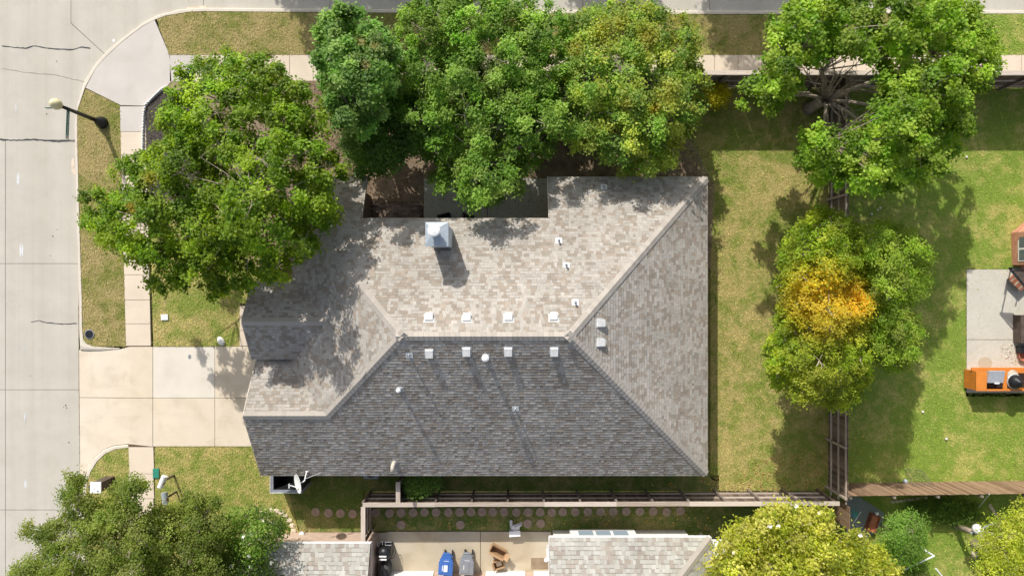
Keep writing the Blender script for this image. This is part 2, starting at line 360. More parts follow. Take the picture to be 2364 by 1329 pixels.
def ribbon(pts, wd, z, name, m, parent, jit=.0, taper=False):
    mb = MB(); L = []; Rr = []; q = [P(x, y) for x, y in pts]
    dense = []
    for a, b_ in zip(q[:-1], q[1:]):
        n = max(1, int((b_-a).length/.12))
        for i in range(n): dense.append(a.lerp(b_, i/n))
    dense.append(q[-1])
    for i, p in enumerate(dense):
        t = (dense[min(i+1, len(dense)-1)]-dense[max(i-1, 0)]).normalized(); nrm = Vector((-t.y, t.x, 0))
        ww = wd*(1+random.uniform(-.35, .35))*(1 if not taper else math.sin(math.pi*min(max(i/(len(dense)-1), .04), .96))**.6)
        p = p+nrm*random.uniform(-jit, jit); L.append(p+nrm*ww/2); Rr.append(p-nrm*ww/2)
    n = len(dense); vs = [(p.x, p.y, z) for p in L]+[(p.x, p.y, z) for p in Rr]
    mb.add(vs, [(i, n+i, n+i+1, i+1) for i in range(n-1)]); return mb.build(name, m, parent)
ribbon([(0,104),(30,108),(55,110),(73,104),(110,110),(130,112),(165,113),(185,107),(205,110)], .055, -.116, 'crack_seal', M['tar'], road, .012)
ribbon([(-20,321),(40,323),(80,321),(120,325),(169,324)], .075, -.116, 'crack_seal', M['tar'], road, .02)
ribbon([(68,743),(86,740),(105,745),(145,748),(160,747),(173,747)], .045, -.116, 'crack_seal', M['tar'], road, .01)
ribbon([(0,157),(30,162),(75,168),(120,171),(150,178),(192,188)], .014, -.116, 'crack', M['joint'], road, .02)
ribbon([(178,705),(179,918),(181,1100)], .03, -.1158, 'joint_line', M['joint'], road, .004)
ribbon([(430,17),(455,13),(475,14)], .10, -.1155, 'dirt_patch', M['sandst'], road, .03)
ribbon([(166,365),(164,385),(170,402)], .14, -.1155, 'dirt_patch', M['sandst'], road, .02)
for x, y, l, ww in ((33,245,26,.07),(38,412,34,.14),(45,577,36,.2),(52,806,24,.05),(54,965,30,.1),(55,1118,26,.14)):
    for dx in (-.32, -.1, .12, .33): ribbon([(x+dx*ww*50, y-l*(.5-abs(dx)*.5)), (x+dx*ww*50+random.uniform(-1, 1), y+l*(.5-abs(dx)*.4))], ww*.2, -.1156, 'paint_scuff', M['skid'], road, .004, True)
mb = MB(); mb.lathe([(.075, -.118), (.07, -.113)], *P(259, 92)[:2], 16); mb.build('paint_spot', M['skid'], road)

for x, y, r_ in ((148,936,.035),(150,942,.028),(143,940,.02),(118,545,.03),(128,530,.02),(66,868,.02),(155,1022,.03),(112,590,.02),(127,140,.025),(104,262,.03)):
    mb = MB(); mb.lathe([(r_, -.1162), (r_*.8, -.1158)], *P(x, y)[:2], 9, 1, 1.3); mb.build('oil_spot', M['joint'], road)
def kerb(Ko, Ki, name='kerb', top=.015):
    mb = MB(); n = min(len(Ko), len(Ki)); vs = []
    for i in range(n):
        o = P(*Ko[i]); k = P(*Ki[i]); m_ = o.lerp(k, .22)
        vs += [(o.x, o.y, -.15), (o.x, o.y, -.10), (m_.x, m_.y, top-.015), (o.lerp(k, .4).x, o.lerp(k, .4).y, top), (k.x, k.y, top), (k.x, k.y, -.15)]
    fs = []
    for i in range(n-1):
        for j in range(5): fs.append((i*6+j, i*6+j+1, (i+1)*6+j+1, (i+1)*6+j))
    fs += [(0,1,2,3,4,5), tuple((n-1)*6+j for j in range(6))[::-1]]
    o = mb.add(vs, fs).build(name, M['kerb']); tag(o, kind='structure'); return o
kb1 = kerb(K1o, K1i); kb2 = kerb(K2o, K2i)
# kerb return curling into the driveway
kr_o = [(183,806),(200,808),(230,809),(276,805.5)]; kr_i = [(192,782),(199,793),(214,799),(276,803.5)]
kr = MB(); vs = []
for i in range(4):
    o = P(*kr_o[i]); k = P(*kr_i[i]); tp = .015-.01*i/3
    vs += [(o.x, o.y, -.15), (o.x, o.y, -.03), (o.lerp(k, .4).x, o.lerp(k, .4).y, tp), (k.x, k.y, tp), (k.x, k.y, -.15)]
fs = [(i*5+j, i*5+j+1, (i+1)*5+j+1, (i+1)*5+j) for i in range(3) for j in range(4)]
kr.add(vs, fs); tag(kr.build('kerb', M['kerb']), kind='structure')
# driveway
drive = MB().sheet(pxpoly([(183,803),(600,798),(600,1032),(297,1032),(200,1100),(183,1110)]), -.13).build('driveway', M['joint']); tag(drive, kind='structure')
def slab(parent, pts, m, z=.01, name='slab', zs=None):
    q = pxpoly(pts)
    mb = MB()
    if zs: mb.add([(p[0], p[1], zz) for p, zz in zip(q, zs)], [tuple(range(len(q)))])
    else:
        n = len(q); mb.prism(q, -.12, z)
    o = mb.build(name, m, parent)
    if o.data.polygons[0].normal.z < 0 and zs: o.data.flip_normals()
    return o
g = .5
def apron(pts, m):
    mb = MB(); q = pxpoly(pts); zf = lambda x: .01-.12*min(1, max(0, (P(300,0).x-x)/(P(300,0).x-P(180,0).x)))
    for x0, x1 in ((100,300),(300,400)):
        c = clip(q, pxpoly(rect(x0,700,x1,1200)))
        if sum(c[i][0]*c[(i+1)%len(c)][1]-c[(i+1)%len(c)][0]*c[i][1] for i in range(len(c))) < 0: c = c[::-1]
        mb.add([(x, y, zf(x)) for x, y in c], [tuple(range(len(c)))])
    return mb.build('slab', m, drive)
apron([(353-g,800),(353-g,918-g),(180,918-g),(179,808),(276,806),(300,800)], M['drive'])
apron([(353-g,918+g),(353-g,1030),(296,1024),(262,1027.5),(236,1038),(214,1058),(200,1082),(192,1100),(181.5,1098),(180,918+g)], M['drive'])
for x0, x1, y0, y1, m in ((353,496,800,918,'drive2'),(496,600,799,918,'drive'),(353,496,918,1030,'drive'),(496,600,918,1030,'drive')):
    slab(drive, rect(x0+g, y0+g, x1-g, y1-g), M[m])
# the pale flared corner pad and the two pavements
side = MB().sheet(pxpoly([(197,204),(246,131),(327,63),(357,47),(391,127),(2800,128),(2800,190),(1600,190),(396,187),(336,246),(357,1300),(297,1300),(278,243)]), -.006).build('sidewalk', M['joint']); tag(side, kind='structure')
slab(side, [(198,203),(222,157.5),(246,131),(281,98.5),(327.5,63),(357,47),(391,126),(396,187),(383,203),(336,244.5),(278.5,243)], M['walk2'])
ys = [245.5,304,357,412,468,524,580,634,692,747,798]
for a, b_ in zip(ys[:-1], ys[1:]):
    xl = lambda y: 277+(y-245)*.0255; xr = lambda y: 336+(y-245)*.022
    slab(side, [(xl(a), a+g), (xr(a), a+g), (xr(b_), b_-g), (xl(b_), b_-g)], M['walk2'] if b_ < 310 else M['walk'])
ys = [1031,1093,1150,1206,1262,1318,1374]
for a, b_ in zip(ys[:-1], ys[1:]): slab(side, [(297,a+g),(354,a+g),(356,b_-g),(299,b_-g)], M['walk'])
x = 392.0; k = 0
while x < 2750:
    x2 = x+(58.5 if k == 0 else 54.5); yb = 188-(x-391)*.004
    slab(side, [(x+g, 127.5), (x2-g, 127.5), (x2-g, yb), (x+g, yb)], M['walk2'] if k == 0 else M['walk']); x = x2; k += 1
# lawns -------------------------------------------------------------------------------
LAWNS = []
def lawn(pts, kind, dens, z=0.0, blades=True, name='lawn'):
    o = MB().sheet(pxpoly(pts), z).build(name, M['lawn_'+kind]); tag(o, kind='structure')
    if blades: LAWNS.append((pts, kind, dens, z))
    return o
lawn([(362,45),(384,37),(435,29),(470,27.5),(600,28.5),(1100,32.5),(1700,34),(2100,33.5),(2100,127),(1600,127),(391,126.5)], 'dry', 330)
lawn([(2100,33.5),(2800,32),(2800,127),(2100,127)], 'grn', 330)
lawn([(179.5,340),(179,256),(198,205),(277,243.5),(284,520),(290,799),(216,799),(200,793),(193,782),(191,760),(190,690),(187,600),(184,500),(181.5,400)], 'dry', 330)
lawn([(298,1033),(266,1037),(244,1047),(225,1065),(210,1089),(202,1115),(198,1150),(198,1240),(200,1600),(302,1600)], 'mid', 300)
lawn([(357,1031),(610,1031),(640,1110),(668,1137),(690,1230),(660,1600),(360,1600)], 'mid', 300)
lawn([(348,460),(620,440),(640,700),(554,700),(553,799),(354,799),(350,640)], 'mid', 300)
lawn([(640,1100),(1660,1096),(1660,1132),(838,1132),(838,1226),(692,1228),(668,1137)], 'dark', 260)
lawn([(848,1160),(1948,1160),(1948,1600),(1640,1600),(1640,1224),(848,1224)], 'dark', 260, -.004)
lawn([(1590,195),(1912,195),(1912,1132),(1662,1132),(1640,1100),(1640,430),(1560,330)], 'back', 230)
lawn([(1912,195),(2800,195),(2800,1112),(1912,1114)], 'grn', 230)
lawn([(1954,1118),(2800,1112),(2800,1600),(1954,1600)], 'grn', 230, -.004)
earth = MB().sheet(pxpoly([(845,190),(1600,190),(1600,330),(1650,430),(1640,620),(560,620),(620,440),(845,412)]), .004).build('soil', M['soil']); tag(earth, kind='structure')
earth2 = MB().sheet(pxpoly([(396,188),(845,187),(845,412),(620,440),(348,460),(332,350),(335,246),(383,203)]), .003).build('soil', M['soil']); tag(earth2, kind='structure')
mul = MB().sheet(pxpoly([(385,204),(336,246),(332,300),(333,365),(352,470),(480,470),(520,330),(450,240)]), .008).build('mulch_bed', M['mulch']); tag(mul, kind='structure')
soilpatch = MB().sheet(pxpoly([(560,1100),(600,1100)]+[(0,0)]) if False else pxpoly([(855,1230),(905,1228),(905,1330),(855,1330)]), .006).build('soil', M['patio_old']); tag(soilpatch, kind='structure')

def tufts(pts, kind, dens, z, seed):
    rng = np.random.default_rng(seed); q = np.array(pxpoly(pts)); x0, y0 = q.min(0); x1, y1 = q.max(0)
    x0 = max(x0, -24.5); x1 = min(x1, 24.5); y0 = max(y0, -14); y1 = min(y1, 14)
    n = int((x1-x0)*(y1-y0)*dens)
    X = rng.uniform(x0, x1, n); Y = rng.uniform(y0, y1, n); k = inpoly(X, Y, [tuple(a) for a in q]); X = X[k]; Y = Y[k]; n = len(X)
    # ragged edge: a few push out over the border
    a = rng.uniform(0, 2*np.pi, n); l = rng.uniform(.05, .13, n); wd = rng.uniform(.009, .022, n); h = rng.uniform(.015, .06, n)
    ca, sa = np.cos(a), np.sin(a)
    v = np.empty((n, 3, 3), np.float32)
    v[:, 0] = np.stack([X-sa*wd, Y+ca*wd, np.full(n, z)], 1); v[:, 1] = np.stack([X+sa*wd, Y-ca*wd, np.full(n, z)], 1)
    v[:, 2] = np.stack([X+ca*l, Y+sa*l, z+h], 1)
    return v.reshape(-1, 3)
def trimesh(name, V, m, cols=None):
    me = bpy.data.meshes.new(name); nv = len(V); nf = nv//3
    me.vertices.add(nv); me.vertices.foreach_set('co', V.astype(np.float32).ravel())
    me.loops.add(nv); me.loops.foreach_set('vertex_index', np.arange(nv, dtype=np.int32))
    me.polygons.add(nf); me.polygons.foreach_set('loop_start', np.arange(0, nv, 3, dtype=np.int32))
    if cols is not None:
        at = me.color_attributes.new('Col', 'FLOAT_COLOR', 'POINT'); a = np.ones((nv, 4), np.float32); a[:, :3] = np.repeat(cols, 3, 0); at.data.foreach_set('color', a.ravel())
    me.update(); me.validate(); me.materials.append(m)
    o = bpy.data.objects.new(name, me); C.objects.link(o); return o
byk = {}
for i, (pts, kind, dens, z) in enumerate(LAWNS): byk.setdefault(kind, []).append(tufts(pts, kind, dens, z, i+5))
gl = {'dry': 'straw coloured short grass blades on the roadside strips', 'mid': 'yellow green short grass blades on the front lawns', 'dark': 'dark green grass blades in the shaded strip between the houses',
      'back': 'worn olive grass blades in the fenced back yard', 'grn': 'bright green grass blades in the yard with the patio'}
for k, vs in byk.items(): tag(trimesh('grass', np.concatenate(vs), M['blade_'+k]), gl[k], 'grass', kind='stuff')
def litter(polys, n, cols, seed, label, size=.05, z=.02, name='fallen_leaves', mt='litter', cat='leaves', asp=.55):
    rng = np.random.default_rng(seed); out = []; oc = []
    for poly, w_ in polys:
        q = np.array(pxpoly(poly)); x0, y0 = q.min(0); x1, y1 = q.max(0)
        X = rng.uniform(x0, x1, n*6); Y = rng.uniform(y0, y1, n*6); k = inpoly(X, Y, [tuple(a) for a in q]); X = X[k][:int(n*w_)]; Y = Y[k][:int(n*w_)]
        m_ = len(X); a = rng.uniform(0, 6.28, m_); s = rng.uniform(.5, 1.2, m_)*size; zz = z+rng.uniform(0, .03, m_); ca, sa = np.cos(a), np.sin(a); t = rng.uniform(-.02, .03, m_)
        p0 = np.stack([X-ca*s, Y-sa*s, zz], 1); p1 = np.stack([X-sa*s*asp, Y+ca*s*asp, zz+t], 1); p2 = np.stack([X+ca*s, Y+sa*s, zz+.01], 1); p3 = np.stack([X+sa*s*asp, Y-ca*s*asp, zz+.012], 1)
        out.append(np.stack([p0, p3, p2, p0, p2, p1], 1).reshape(-1, 3)); c = np.array(cols)[rng.integers(0, len(cols), m_)]*rng.uniform(.7, 1.3, (m_, 1)); oc.append(np.repeat(c, 2, 0))
    return tag(trimesh(name, np.concatenate(out), M[mt], np.concatenate(oc)), label, cat, kind='stuff')
tan = [(.45, .30, .10), (.5, .36, .12), (.36, .2, .09)]
litter([([(1740,1060),(1912,1040),(1912,1132),(1662,1132),(1664,1115)], 1)], 420, tan, 3, 'dry orange leaves lying along the foot of the south fence', .045)
litter([([(1280,1185),(1940,1185),(1700,1250),(1640,1222),(1280,1218)], 1), ([(1480,1100),(1660,1098),(1660,1130),(1500,1130)], .12), ([(1960,900),(2060,900),(2060,1100),(1960,1100)], .1), ([(880,1190),(1280,1190),(1280,1222),(880,1222)], .35)], 130, [(.5, .34, .06), (.55, .42, .10), (.4, .25, .08)], 4, 'scattered yellow leaves on the dark side grass', .06)
litter([([(845,190),(1600,190),(1650,430),(560,620),(620,440),(845,412)], 1), ([(700,187),(845,187),(845,412),(700,430)], .35)], 5200, [(.22, .14, .085), (.34, .23, .14), (.14, .09, .06), (.42, .3, .19)], 5, 'brown leaf litter on the bare soil under the trees', .04, .012)
litter([([(385,204),(336,246),(332,300),(333,365),(352,470),(480,470),(520,330),(450,240)], 1)], 3800, [(.03, .026, .024), (.07, .06, .052), (.13, .11, .1), (.02, .018, .018)], 6, 'dark bark mulch chips in the corner bed', .035, .012, 'mulch_chips', 'litter', 'mulch', .3)

# ------------------------------------------------------------------ roofs
TONES_L = [(.395,.365,.325),(.375,.345,.305),(.415,.385,.345),(.355,.33,.29),(.385,.355,.315)]
TONES_D = [(.315,.268,.22),(.295,.252,.207),(.335,.285,.235),(.285,.255,.215)]
TONES_G = [(.44,.43,.385),(.41,.40,.355),(.465,.455,.41),(.39,.375,.335)]
TONES_GD = [(.355,.315,.27),(.33,.295,.255),(.37,.34,.295)]
DARKLINE = (.16,.145,.13)
def plane_frame(poly):
    a, b_, c = [Vector(p) for p in poly[:3]]; n = (b_-a).cross(c-a).normalized()
    if n.z < 0: n = -n
    v = (Vector((0, 0, 1))-n*n.z).normalized(); u = v.cross(n).normalized(); return a, u, v, n
def shingle_roof(root, poly, expo=.135, wmin=.11, wmax=.36, pick=None, tones=(TONES_L, TONES_D), pd=.36, seed=1, roofname='roof'):
    """deck sheet (part 'roof') + every laminated tab as geometry; full tabs chosen by pick() become parts of their own"""
    rng = random.Random(seed); a, u, v, n = plane_frame(poly); th = .16
    poly = [Vector(p) for p in poly]
    q = [((p-a).dot(u), (p-a).dot(v)) for p in poly]
    ar = sum(q[i][0]*q[(i+1)%len(q)][1]-q[(i+1)%len(q)][0]*q[i][1] for i in range(len(q)))
    if ar < 0: q = q[::-1]; poly = poly[::-1]
    mb = MB(); N = len(poly)
    top = [p-n*.004 for p in poly]; bot = [p-Vector((0, 0, th)) for p in poly]
    mb.add(top+bot, [tuple(range(N)), tuple(range(N, 2*N))[::-1]]+[(i, N+i, N+(i+1)%N, (i+1)%N) for i in range(N)])
    deck = mb.build(roofname, M['felt'], root)
    off = Vector((0, 0, 0)); off += root.location
    st = MB(); st.c = []; singles = []
    bmin = min(p[1] for p in q); bmax = max(p[1] for p in q); amin = min(p[0] for p in q); amax = max(p[0] for p in q)
    k = 0; b0 = bmin; prev = []
    def piece(r, h0, h1, bb0, col, mbx, cols, full=False):
        c = clip(q, r) if not full else r
        if area(c) < 2e-4: return False
        m_ = len(c); tops = []; bots = []
        for (x, y) in c:
            t = (y-bb0)/expo; hh = h0*(1-t)+h1*t
            tops.append(a+u*x+v*y+n*hh); bots.append(a+u*x+v*y)
        base = len(mbx.v); mbx.add(tops+bots, [tuple(range(m_))]+[(i, m_+i, m_+(i+1)%m_, (i+1)%m_) for i in range(m_)])
        cols += [col]*(2*m_); return m_
    while b0 < bmax:
        x = amin-rng.uniform(0, .3); cur = []
        while x < amax:
            w_ = rng.choice([.10, .13, .15, .17, .2, .24]) if wmax > .3 else rng.uniform(wmin, wmax)
            # tabs echo the tone of the course below now and then, as laminated bundles do
            dk = rng.random() < pd
            for (px0, px1, pdk) in prev:
                if px0 <= x+w_/2 < px1 and rng.random() < .22: dk = pdk
            cur.append((x, x+w_, dk)); col = rng.choice(tones[1] if dk else tones[0]); j = rng.uniform(.93, 1.07); col = tuple(c*j for c in col)
            tooth = rng.random() < .55; h0 = .017+.008*tooth+rng.uniform(-.001, .001)
            g_ = .002; r = [(x+g_, b0), (x+w_-g_, b0), (x+w_-g_, b0+expo), (x+g_, b0+expo)]
            cx, cy = x+w_/2, b0+expo/2; wp = a+u*cx+v*cy
            inside = all(inpoly(np.array([rx]), np.array([ry]), q)[0] for rx, ry in r)
            if pick and inside and pick(wp): singles.append((wp, r, h0, b0, col))
            else:
                if rng.random() < .6:
                    cut = rng.uniform(.014, .026)
                    piece([(x+g_, b0), (x+w_-g_, b0), (x+w_-g_, b0+expo-cut), (x+g_, b0+expo-cut)], h0, .003, b0, col, st, st.c)
                    piece([(x+g_, b0+expo-cut), (x+w_-g_, b0+expo-cut), (x+w_-g_, b0+expo), (x+g_, b0+expo)], .0035, .003, b0, DARKLINE, st, st.c)
                else: piece(r, h0, .003, b0, col, st, st.c)
            x += w_
        prev = cur; b0 += expo; k += 1
    for wp, r, h0, bb, col in singles:
        s = MB(); s.c = []; piece(r, h0, .003, bb, col, s, s.c, full=True); o = s.build('shingle', M['shingle'], deck)
    o = st.build('shingles', M['shingle'], deck); o['kind'] = 'stuff'
    return deck, len(singles)
def caps(parent, A, B, n1, n2, step=.19, wd=.17, length=.25, mat_='capmat', name='ridge_shingle', lift=.02):
    """bent cap shingles lapping along a ridge or hip; all caps of one line share two meshes"""
    A = Vector(A); B = Vector(B); t = (B-A).normalized(); L = (B-A).length; n1 = Vector(n1); n2 = Vector(n2)
    w1 = t.cross(n1).normalized(); w1 = w1 if w1.dot(t.cross(n1)) else w1
    # wing directions: lie in each plane, pointing away from the line
    w1 = n1.cross(t).normalized(); w2 = n2.cross(t).normalized()
    if w1.dot(n2) > 0: w1 = -w1
    if w2.dot(n1) > 0: w2 = -w2
    if n1 == n2: w2 = -w1
    ms = []
    for q in range(3):
        s = MB(); s.c = []; jt = random.uniform(.9, 1.08)
        c0 = tuple(c*jt for c in (.385, .35, .31))
        l0, l1 = .036, .018
        vs = [w1*wd+n1*l0, Vector((0, 0, 1))*(l0+.012), w2*wd+n2*l0]
        vs = vs+[p-Vector((0, 0, 1))*(l0-l1)+t*length for p in vs]
        vs = vs+[w1*wd-n1*.0, Vector((0, 0, 0)), w2*wd-n2*.0]
        s.add(vs, [(0,1,4,3),(1,2,5,4),(0,6,7,1),(1,7,8,2),(0,3,6),(2,8,5)]); s.c = [c0]*9
        me_o = s.build(name, M['shingle'], None); me_o.data.materials[0] = M['shingle']; ms.append(me_o.data); bpy.data.objects.remove(me_o)
    off = Vector((0, 0, 0)); p_ = parent
    while p_ is not None: off += p_.location; p_ = p_.parent
    n = int(L/step)
    for i in range(n+1):
        o = bpy.data.objects.new(name, ms[random.randrange(3)]); C.objects.link(o); o.parent = parent
        o.location = A+t*(i*step)+Vector((0, 0, .004))-off

house = thing('house', 'single storey brick house with a large hipped shingle roof filling the middle of the lot', 'house')
m = .667; mn = .64; Zr = 6.67; Yr = -1.76; xw = -4.055; xe = 2.10
zS = lambda y: Zr-m*(Yr-y); zN = lambda y: Zr-mn*(y-Yr); zW = lambda x: Zr-m*(xw-x); zE = lambda x: Zr-m*(x-xe)
def nrm(gx, gy): return Vector((-gx, -gy, 1)).normalized()
nS, nN, nW, nE = nrm(0, m), nrm(0, -mn), nrm(m, 0), nrm(-m, 0)
zg = zS(-5.055)
Spoly = [(xw,Yr,Zr),(xe,Yr,Zr),(8.28,-7.94,zS(-7.94)),(-10.65,-7.94,zS(-7.94)),(-10.65,-5.055,zg),(-7.35,-5.055,zg)]
Epoly = [(xe,Yr,Zr),(8.28,-7.94,zE(8.28)),(8.28,4.68,zE(8.28))]
Npoly = [(xw,Yr,Zr),(xe,Yr,Zr),(8.28,4.68,zN(4.68)),(1.525,4.68,zN(4.68)),(1.525,2.81,zN(2.81)),(-6.17,2.81,zN(2.81)),(-6.17,4.68,zN(4.68)),(-9.07,4.68,zN(4.68)),(-9.07,3.466,zN(3.466))]
Wpoly = [(xw,Yr,Zr),(-9.07,3.466,zW(-9.07)),(-9.07,-1.3,zW(-9.07)),(-9.5,-1.3,zW(-9.5)),(-9.5,-2.9,zW(-9.5)),(-7.35,-5.055,zW(-7.35))]
Gpoly = [(-7.35,-5.055,zg),(-10.65,-5.055,zg),(-10.65,-2.6,zg-m*2.455),(-9.805,-2.6,zg-m*2.455)]
F1 = [(-7.32,-1.33,4.49),(-10.7,-1.33,4.49),(-10.7,.255,3.433),(-8.905,.255,3.433)]
F2 = [(-7.32,-1.33,4.49),(-10.7,-1.33,4.49),(-10.7,-2.915,3.433),(-8.905,-2.915,3.433)]
Q = dict(expo=.137)
shingle_roof(house, Npoly, seed=2, pick=lambda p: -1.72 < p.y < -.75 and -3.2 < p.x < 1.4, tones=(TONES_L, TONES_D), **Q)
shingle_roof(house, Spoly, seed=3, pick=lambda p: -2.35 < p.y < -1.8 and -3.2 < p.x < 1.4, pd=.40, **Q)
shingle_roof(house, Epoly, seed=4, **Q); shingle_roof(house, Wpoly, seed=5, **Q); shingle_roof(house, Gpoly, seed=6, **Q)
shingle_roof(house, F1, seed=7, **Q); shingle_roof(house, F2, seed=8, **Q)
up = Vector((0, 0, .006))
for A, B, n1, n2 in (((xe,Yr,Zr),(xw,Yr,Zr),nN,nS),((8.24,-7.9,zE(8.24)),(xe,Yr,Zr),nE,nS),((8.24,4.64,zE(8.24)),(xe,Yr,Zr),nE,nN),
        ((-9.05,3.44,zW(-9.05)),(xw,Yr,Zr),nW,nN),((-7.35,-5.055,zg),(xw,Yr,Zr),nW,nS),((-10.65,-5.055,zg),(-7.3,-5.055,zg),nrm(0,-m),nS),
        ((-10.7,-1.33,4.49),(-7.3,-1.33,4.49),nrm(0,-m),nrm(0,m))):
    caps(house, Vector(A)+up, Vector(B)+up, n1, n2)
caps(house, Vector((-5.555,-3.26,zW(-5.555)))+nW*.02, Vector((-7.30,-1.5,zW(-7.30)))+nW*.02, nW, nW)
# rake and eave trim
mb = MB()
for A, B in (((-10.68,-7.96,2.40),(-10.68,-5.055,4.34)),((-10.68,-5.055,4.34),(-10.68,-2.6,2.70)),((-10.73,.27,3.30),(-10.73,-1.33,4.36)),((-10.73,-1.33,4.36),(-10.73,-2.93,3.30))):
    mb.beam(A, B, .03, .2)
mb.build('bargeboard', M['beige'], house)
mb = MB()
for A, B in (((-10.66,-7.965,2.43),(8.30,-7.965,2.43)),((8.305,-7.965,2.43),(8.305,4.70,2.43)),((8.30,4.705,2.43),(1.50,4.705,2.43)),((1.505,4.7,2.5),(1.505,2.84,3.6)),((1.5,2.835,3.60),(-6.15,2.835,3.60)),((-6.15,2.84,3.6),(-6.15,4.7,2.43)),((-6.15,4.705,2.43),(-9.09,4.705,2.43))):
    mb.beam(A, B, .03, .17)
mb.build('fascia', M['beige'], house)
# walls
mb = MB()
mb.prism([(-10.2,-7.5),(7.85,-7.5),(7.85,4.25),(1.95,4.25),(1.95,2.2),(-6.52,2.2),(-6.52,4.25),(-8.7,4.25),(-8.7,-.2),(-10.2,-.2)], -.1, 2.34)
mb.prism([(-6.54,4.2),(-6.54,2.2),(-6.7,2.2),(-6.7,4.2)], 2.34, 2.45)
mb.add([(-6.53,4.2,2.3),(-6.53,1.8,2.3),(-6.53,1.8,4.0),(-6.53,4.2,2.62)], [(0,1,2,3)])
mb.box(-6.5, 1.9, 2.2, 2.3, 2.3, 3.55)
mb.add([(-10.21,-7.5,2.3),(-10.21,-5.055,4.15),(-10.21,-2.7,2.4)], [(0,2,1)]); mb.add([(-10.22,.1,3.3),(-10.22,-1.33,4.25),(-10.22,-2.8,3.3),(-10.22,-2.8,2.2),(-10.22,.1,2.2)], [(0,4,3,2,1)])
mb.build('wall', M['brickbrown'], house)
gd = MB().box(-10.26, -10.2, -7.0, -3.2, 0, 2.15); gdo = gd.build('garage_door', M['white'], house)
for i in range(3): MB().box(-10.275, -10.26, -6.95, -3.25, .5+i*.52, .52+i*.52).build('panel_joint', M['beige'], gdo)
# chimney chase with metal cap
ch0 = P(1009, 545, 6.8); cx, cy = ch0.x, ch0.y
ctop = 6.65
chx0, chx1 = P(983, 0, ctop).x, P(1034, 0, ctop).x; chy0, chy1 = P(0, 567, ctop).y, P(0, 514, ctop).y
ch = MB().box(chx0+.04, chx1-.04, chy0+.04, chy1-.04, 3.3, ctop-.02).build('chimney', M['acpale'], house)
mb = MB(); mb.box(chx0-.02, chx1+.02, chy0-.02, chy1+.02, ctop-.14, ctop)
ax, ay = P(1004, 534, ctop+.1)[:2]
mb.add([(chx0-.02,chy0-.02,ctop+.002),(chx1+.02,chy0-.02,ctop+.002),(chx1+.02,chy1+.02,ctop+.002),(chx0-.02,chy1+.02,ctop+.002),(ax-.16,ay-.16,ctop+.05),(ax+.16,ay-.16,ctop+.05),(ax+.16,ay+.16,ctop+.05),(ax-.16,ay+.16,ctop+.05)],
       [(0,1,5,4),(1,2,6,5),(2,3,7,6),(3,0,4,7),(4,5,6,7)]); mb.build('chimney_flashing', M['galv'], ch)
mb = MB(); mb.lathe([(.15, ctop+.1), (.15, ctop+.34)], ax, ay, 20); mb.build('flue', M['galv'], ch)
mb = MB(); mb.lathe([(.14, ctop+.33), (.22, ctop+.36), (.23, ctop+.41), (.18, ctop+.45), (.05, ctop+.485)], ax, ay, 24); mb.build('flue_cap', M['white'], ch, smooth=False)
# roof vents and pipes, all standing on their slope
def onroof(px, py, zf):
    p = P(px, py, 4)
    for _ in range(30): p = P(px, py, zf(p))
    return p
vS = lambda p: zS(p.y); vN = lambda p: zN(p.y); vE = lambda p: zE(p.x)
def hood(px, py, zf, n, down):
    p = onroof(px, py, zf); down = Vector(down).normalized(); down = (down-n*down.dot(n)).normalized(); sx = down.cross(n)
    mt = Matrix((sx, down, n)).transposed()
    mb = MB(); vs = [(-.19,-.19,0),(.19,-.19,0),(.19,.17,0),(-.19,.17,0),(-.14,-.12,.06),(.14,-.12,.06),(.14,.15,.17),(-.14,.15,.17),(-.145,-.15,.0),(.145,-.15,.0),(.145,.15,.03),(-.145,.15,.03)]
    vs = [tuple(p+n*.02+mt@Vector(q)) for q in vs]
    mb.add(vs, [(0,1,2,3),(4,5,6,7),(8,9,5,4),(9,10,6,5),(11,8,4,7),(10,11,7,6)])
    o = mb.build('roof_vent', M['vent'], house)
    q = [(-.13,.152,.045),(.13,.152,.045),(.13,.152,.085),(-.13,.152,.085)]
    MB().add([tuple(p+n*.02+mt@Vector(a_)) for a_ in q], [(0,1,2,3)]).build('vent_slot', M['black'], o)
for px, py in ((991,734),(1078,735),(1174,734),(1278,733)): hood(px, py, vN, nN, (0,1,0))
for px, py in ((991,812),(1077,808),(1173,808),(1279,808)): hood(px, py, vS, nS, (0,-1,0))
for px, py in ((1383,745),(1383,790)): hood(px, py, vE, nE, (1,0,0))
def pipe(px, py, zf, n, r, h, cap=0, m_='vent', flash='whiteplastic'):
    p = onroof(px, py, zf); mb = MB(); mb.lathe([(r, p.z-.1), (r, p.z+h)], p.x, p.y, 14); o = mb.build('vent_pipe', M[m_], house)
    u = n.cross(Vector((1, 0, 0))).normalized() if abs(n.x) < .5 else n.cross(Vector((0, 1, 0))).normalized(); v_ = n.cross(u)
    MB().add([tuple(p+n*.022+u*a_+v_*b_) for a_, b_ in ((-.13,-.13),(.13,-.13),(.13,.13),(-.13,.13))], [(0,1,2,3)]).build('flashing', M[flash], o)
    MB().lathe([(r*2, p.z-.02), (r*1.15, p.z+.09)], p.x, p.y, 14).build('collar', M['galv'], o)
    if cap: MB().lathe([(r*.9, p.z+h-.02), (cap, p.z+h+.02), (cap, p.z+h+.06), (cap*.5, p.z+h+.1)], p.x, p.y, 18).build('pipe_cap', M['white'], o)
    else: MB().lathe([(r*.75, p.z+h+.001), (r*.75, p.z+h+.003)], p.x, p.y, 12).build('pipe_opening', M['black'], o)
pipe(1122, 822, vS, nS, .08, .62, .135); pipe(945, 819, vS, nS, .035, .42); pipe(924, 897, vS, nS, .07, .42, .09); pipe(1190, 942, vS, nS, .035, .4)
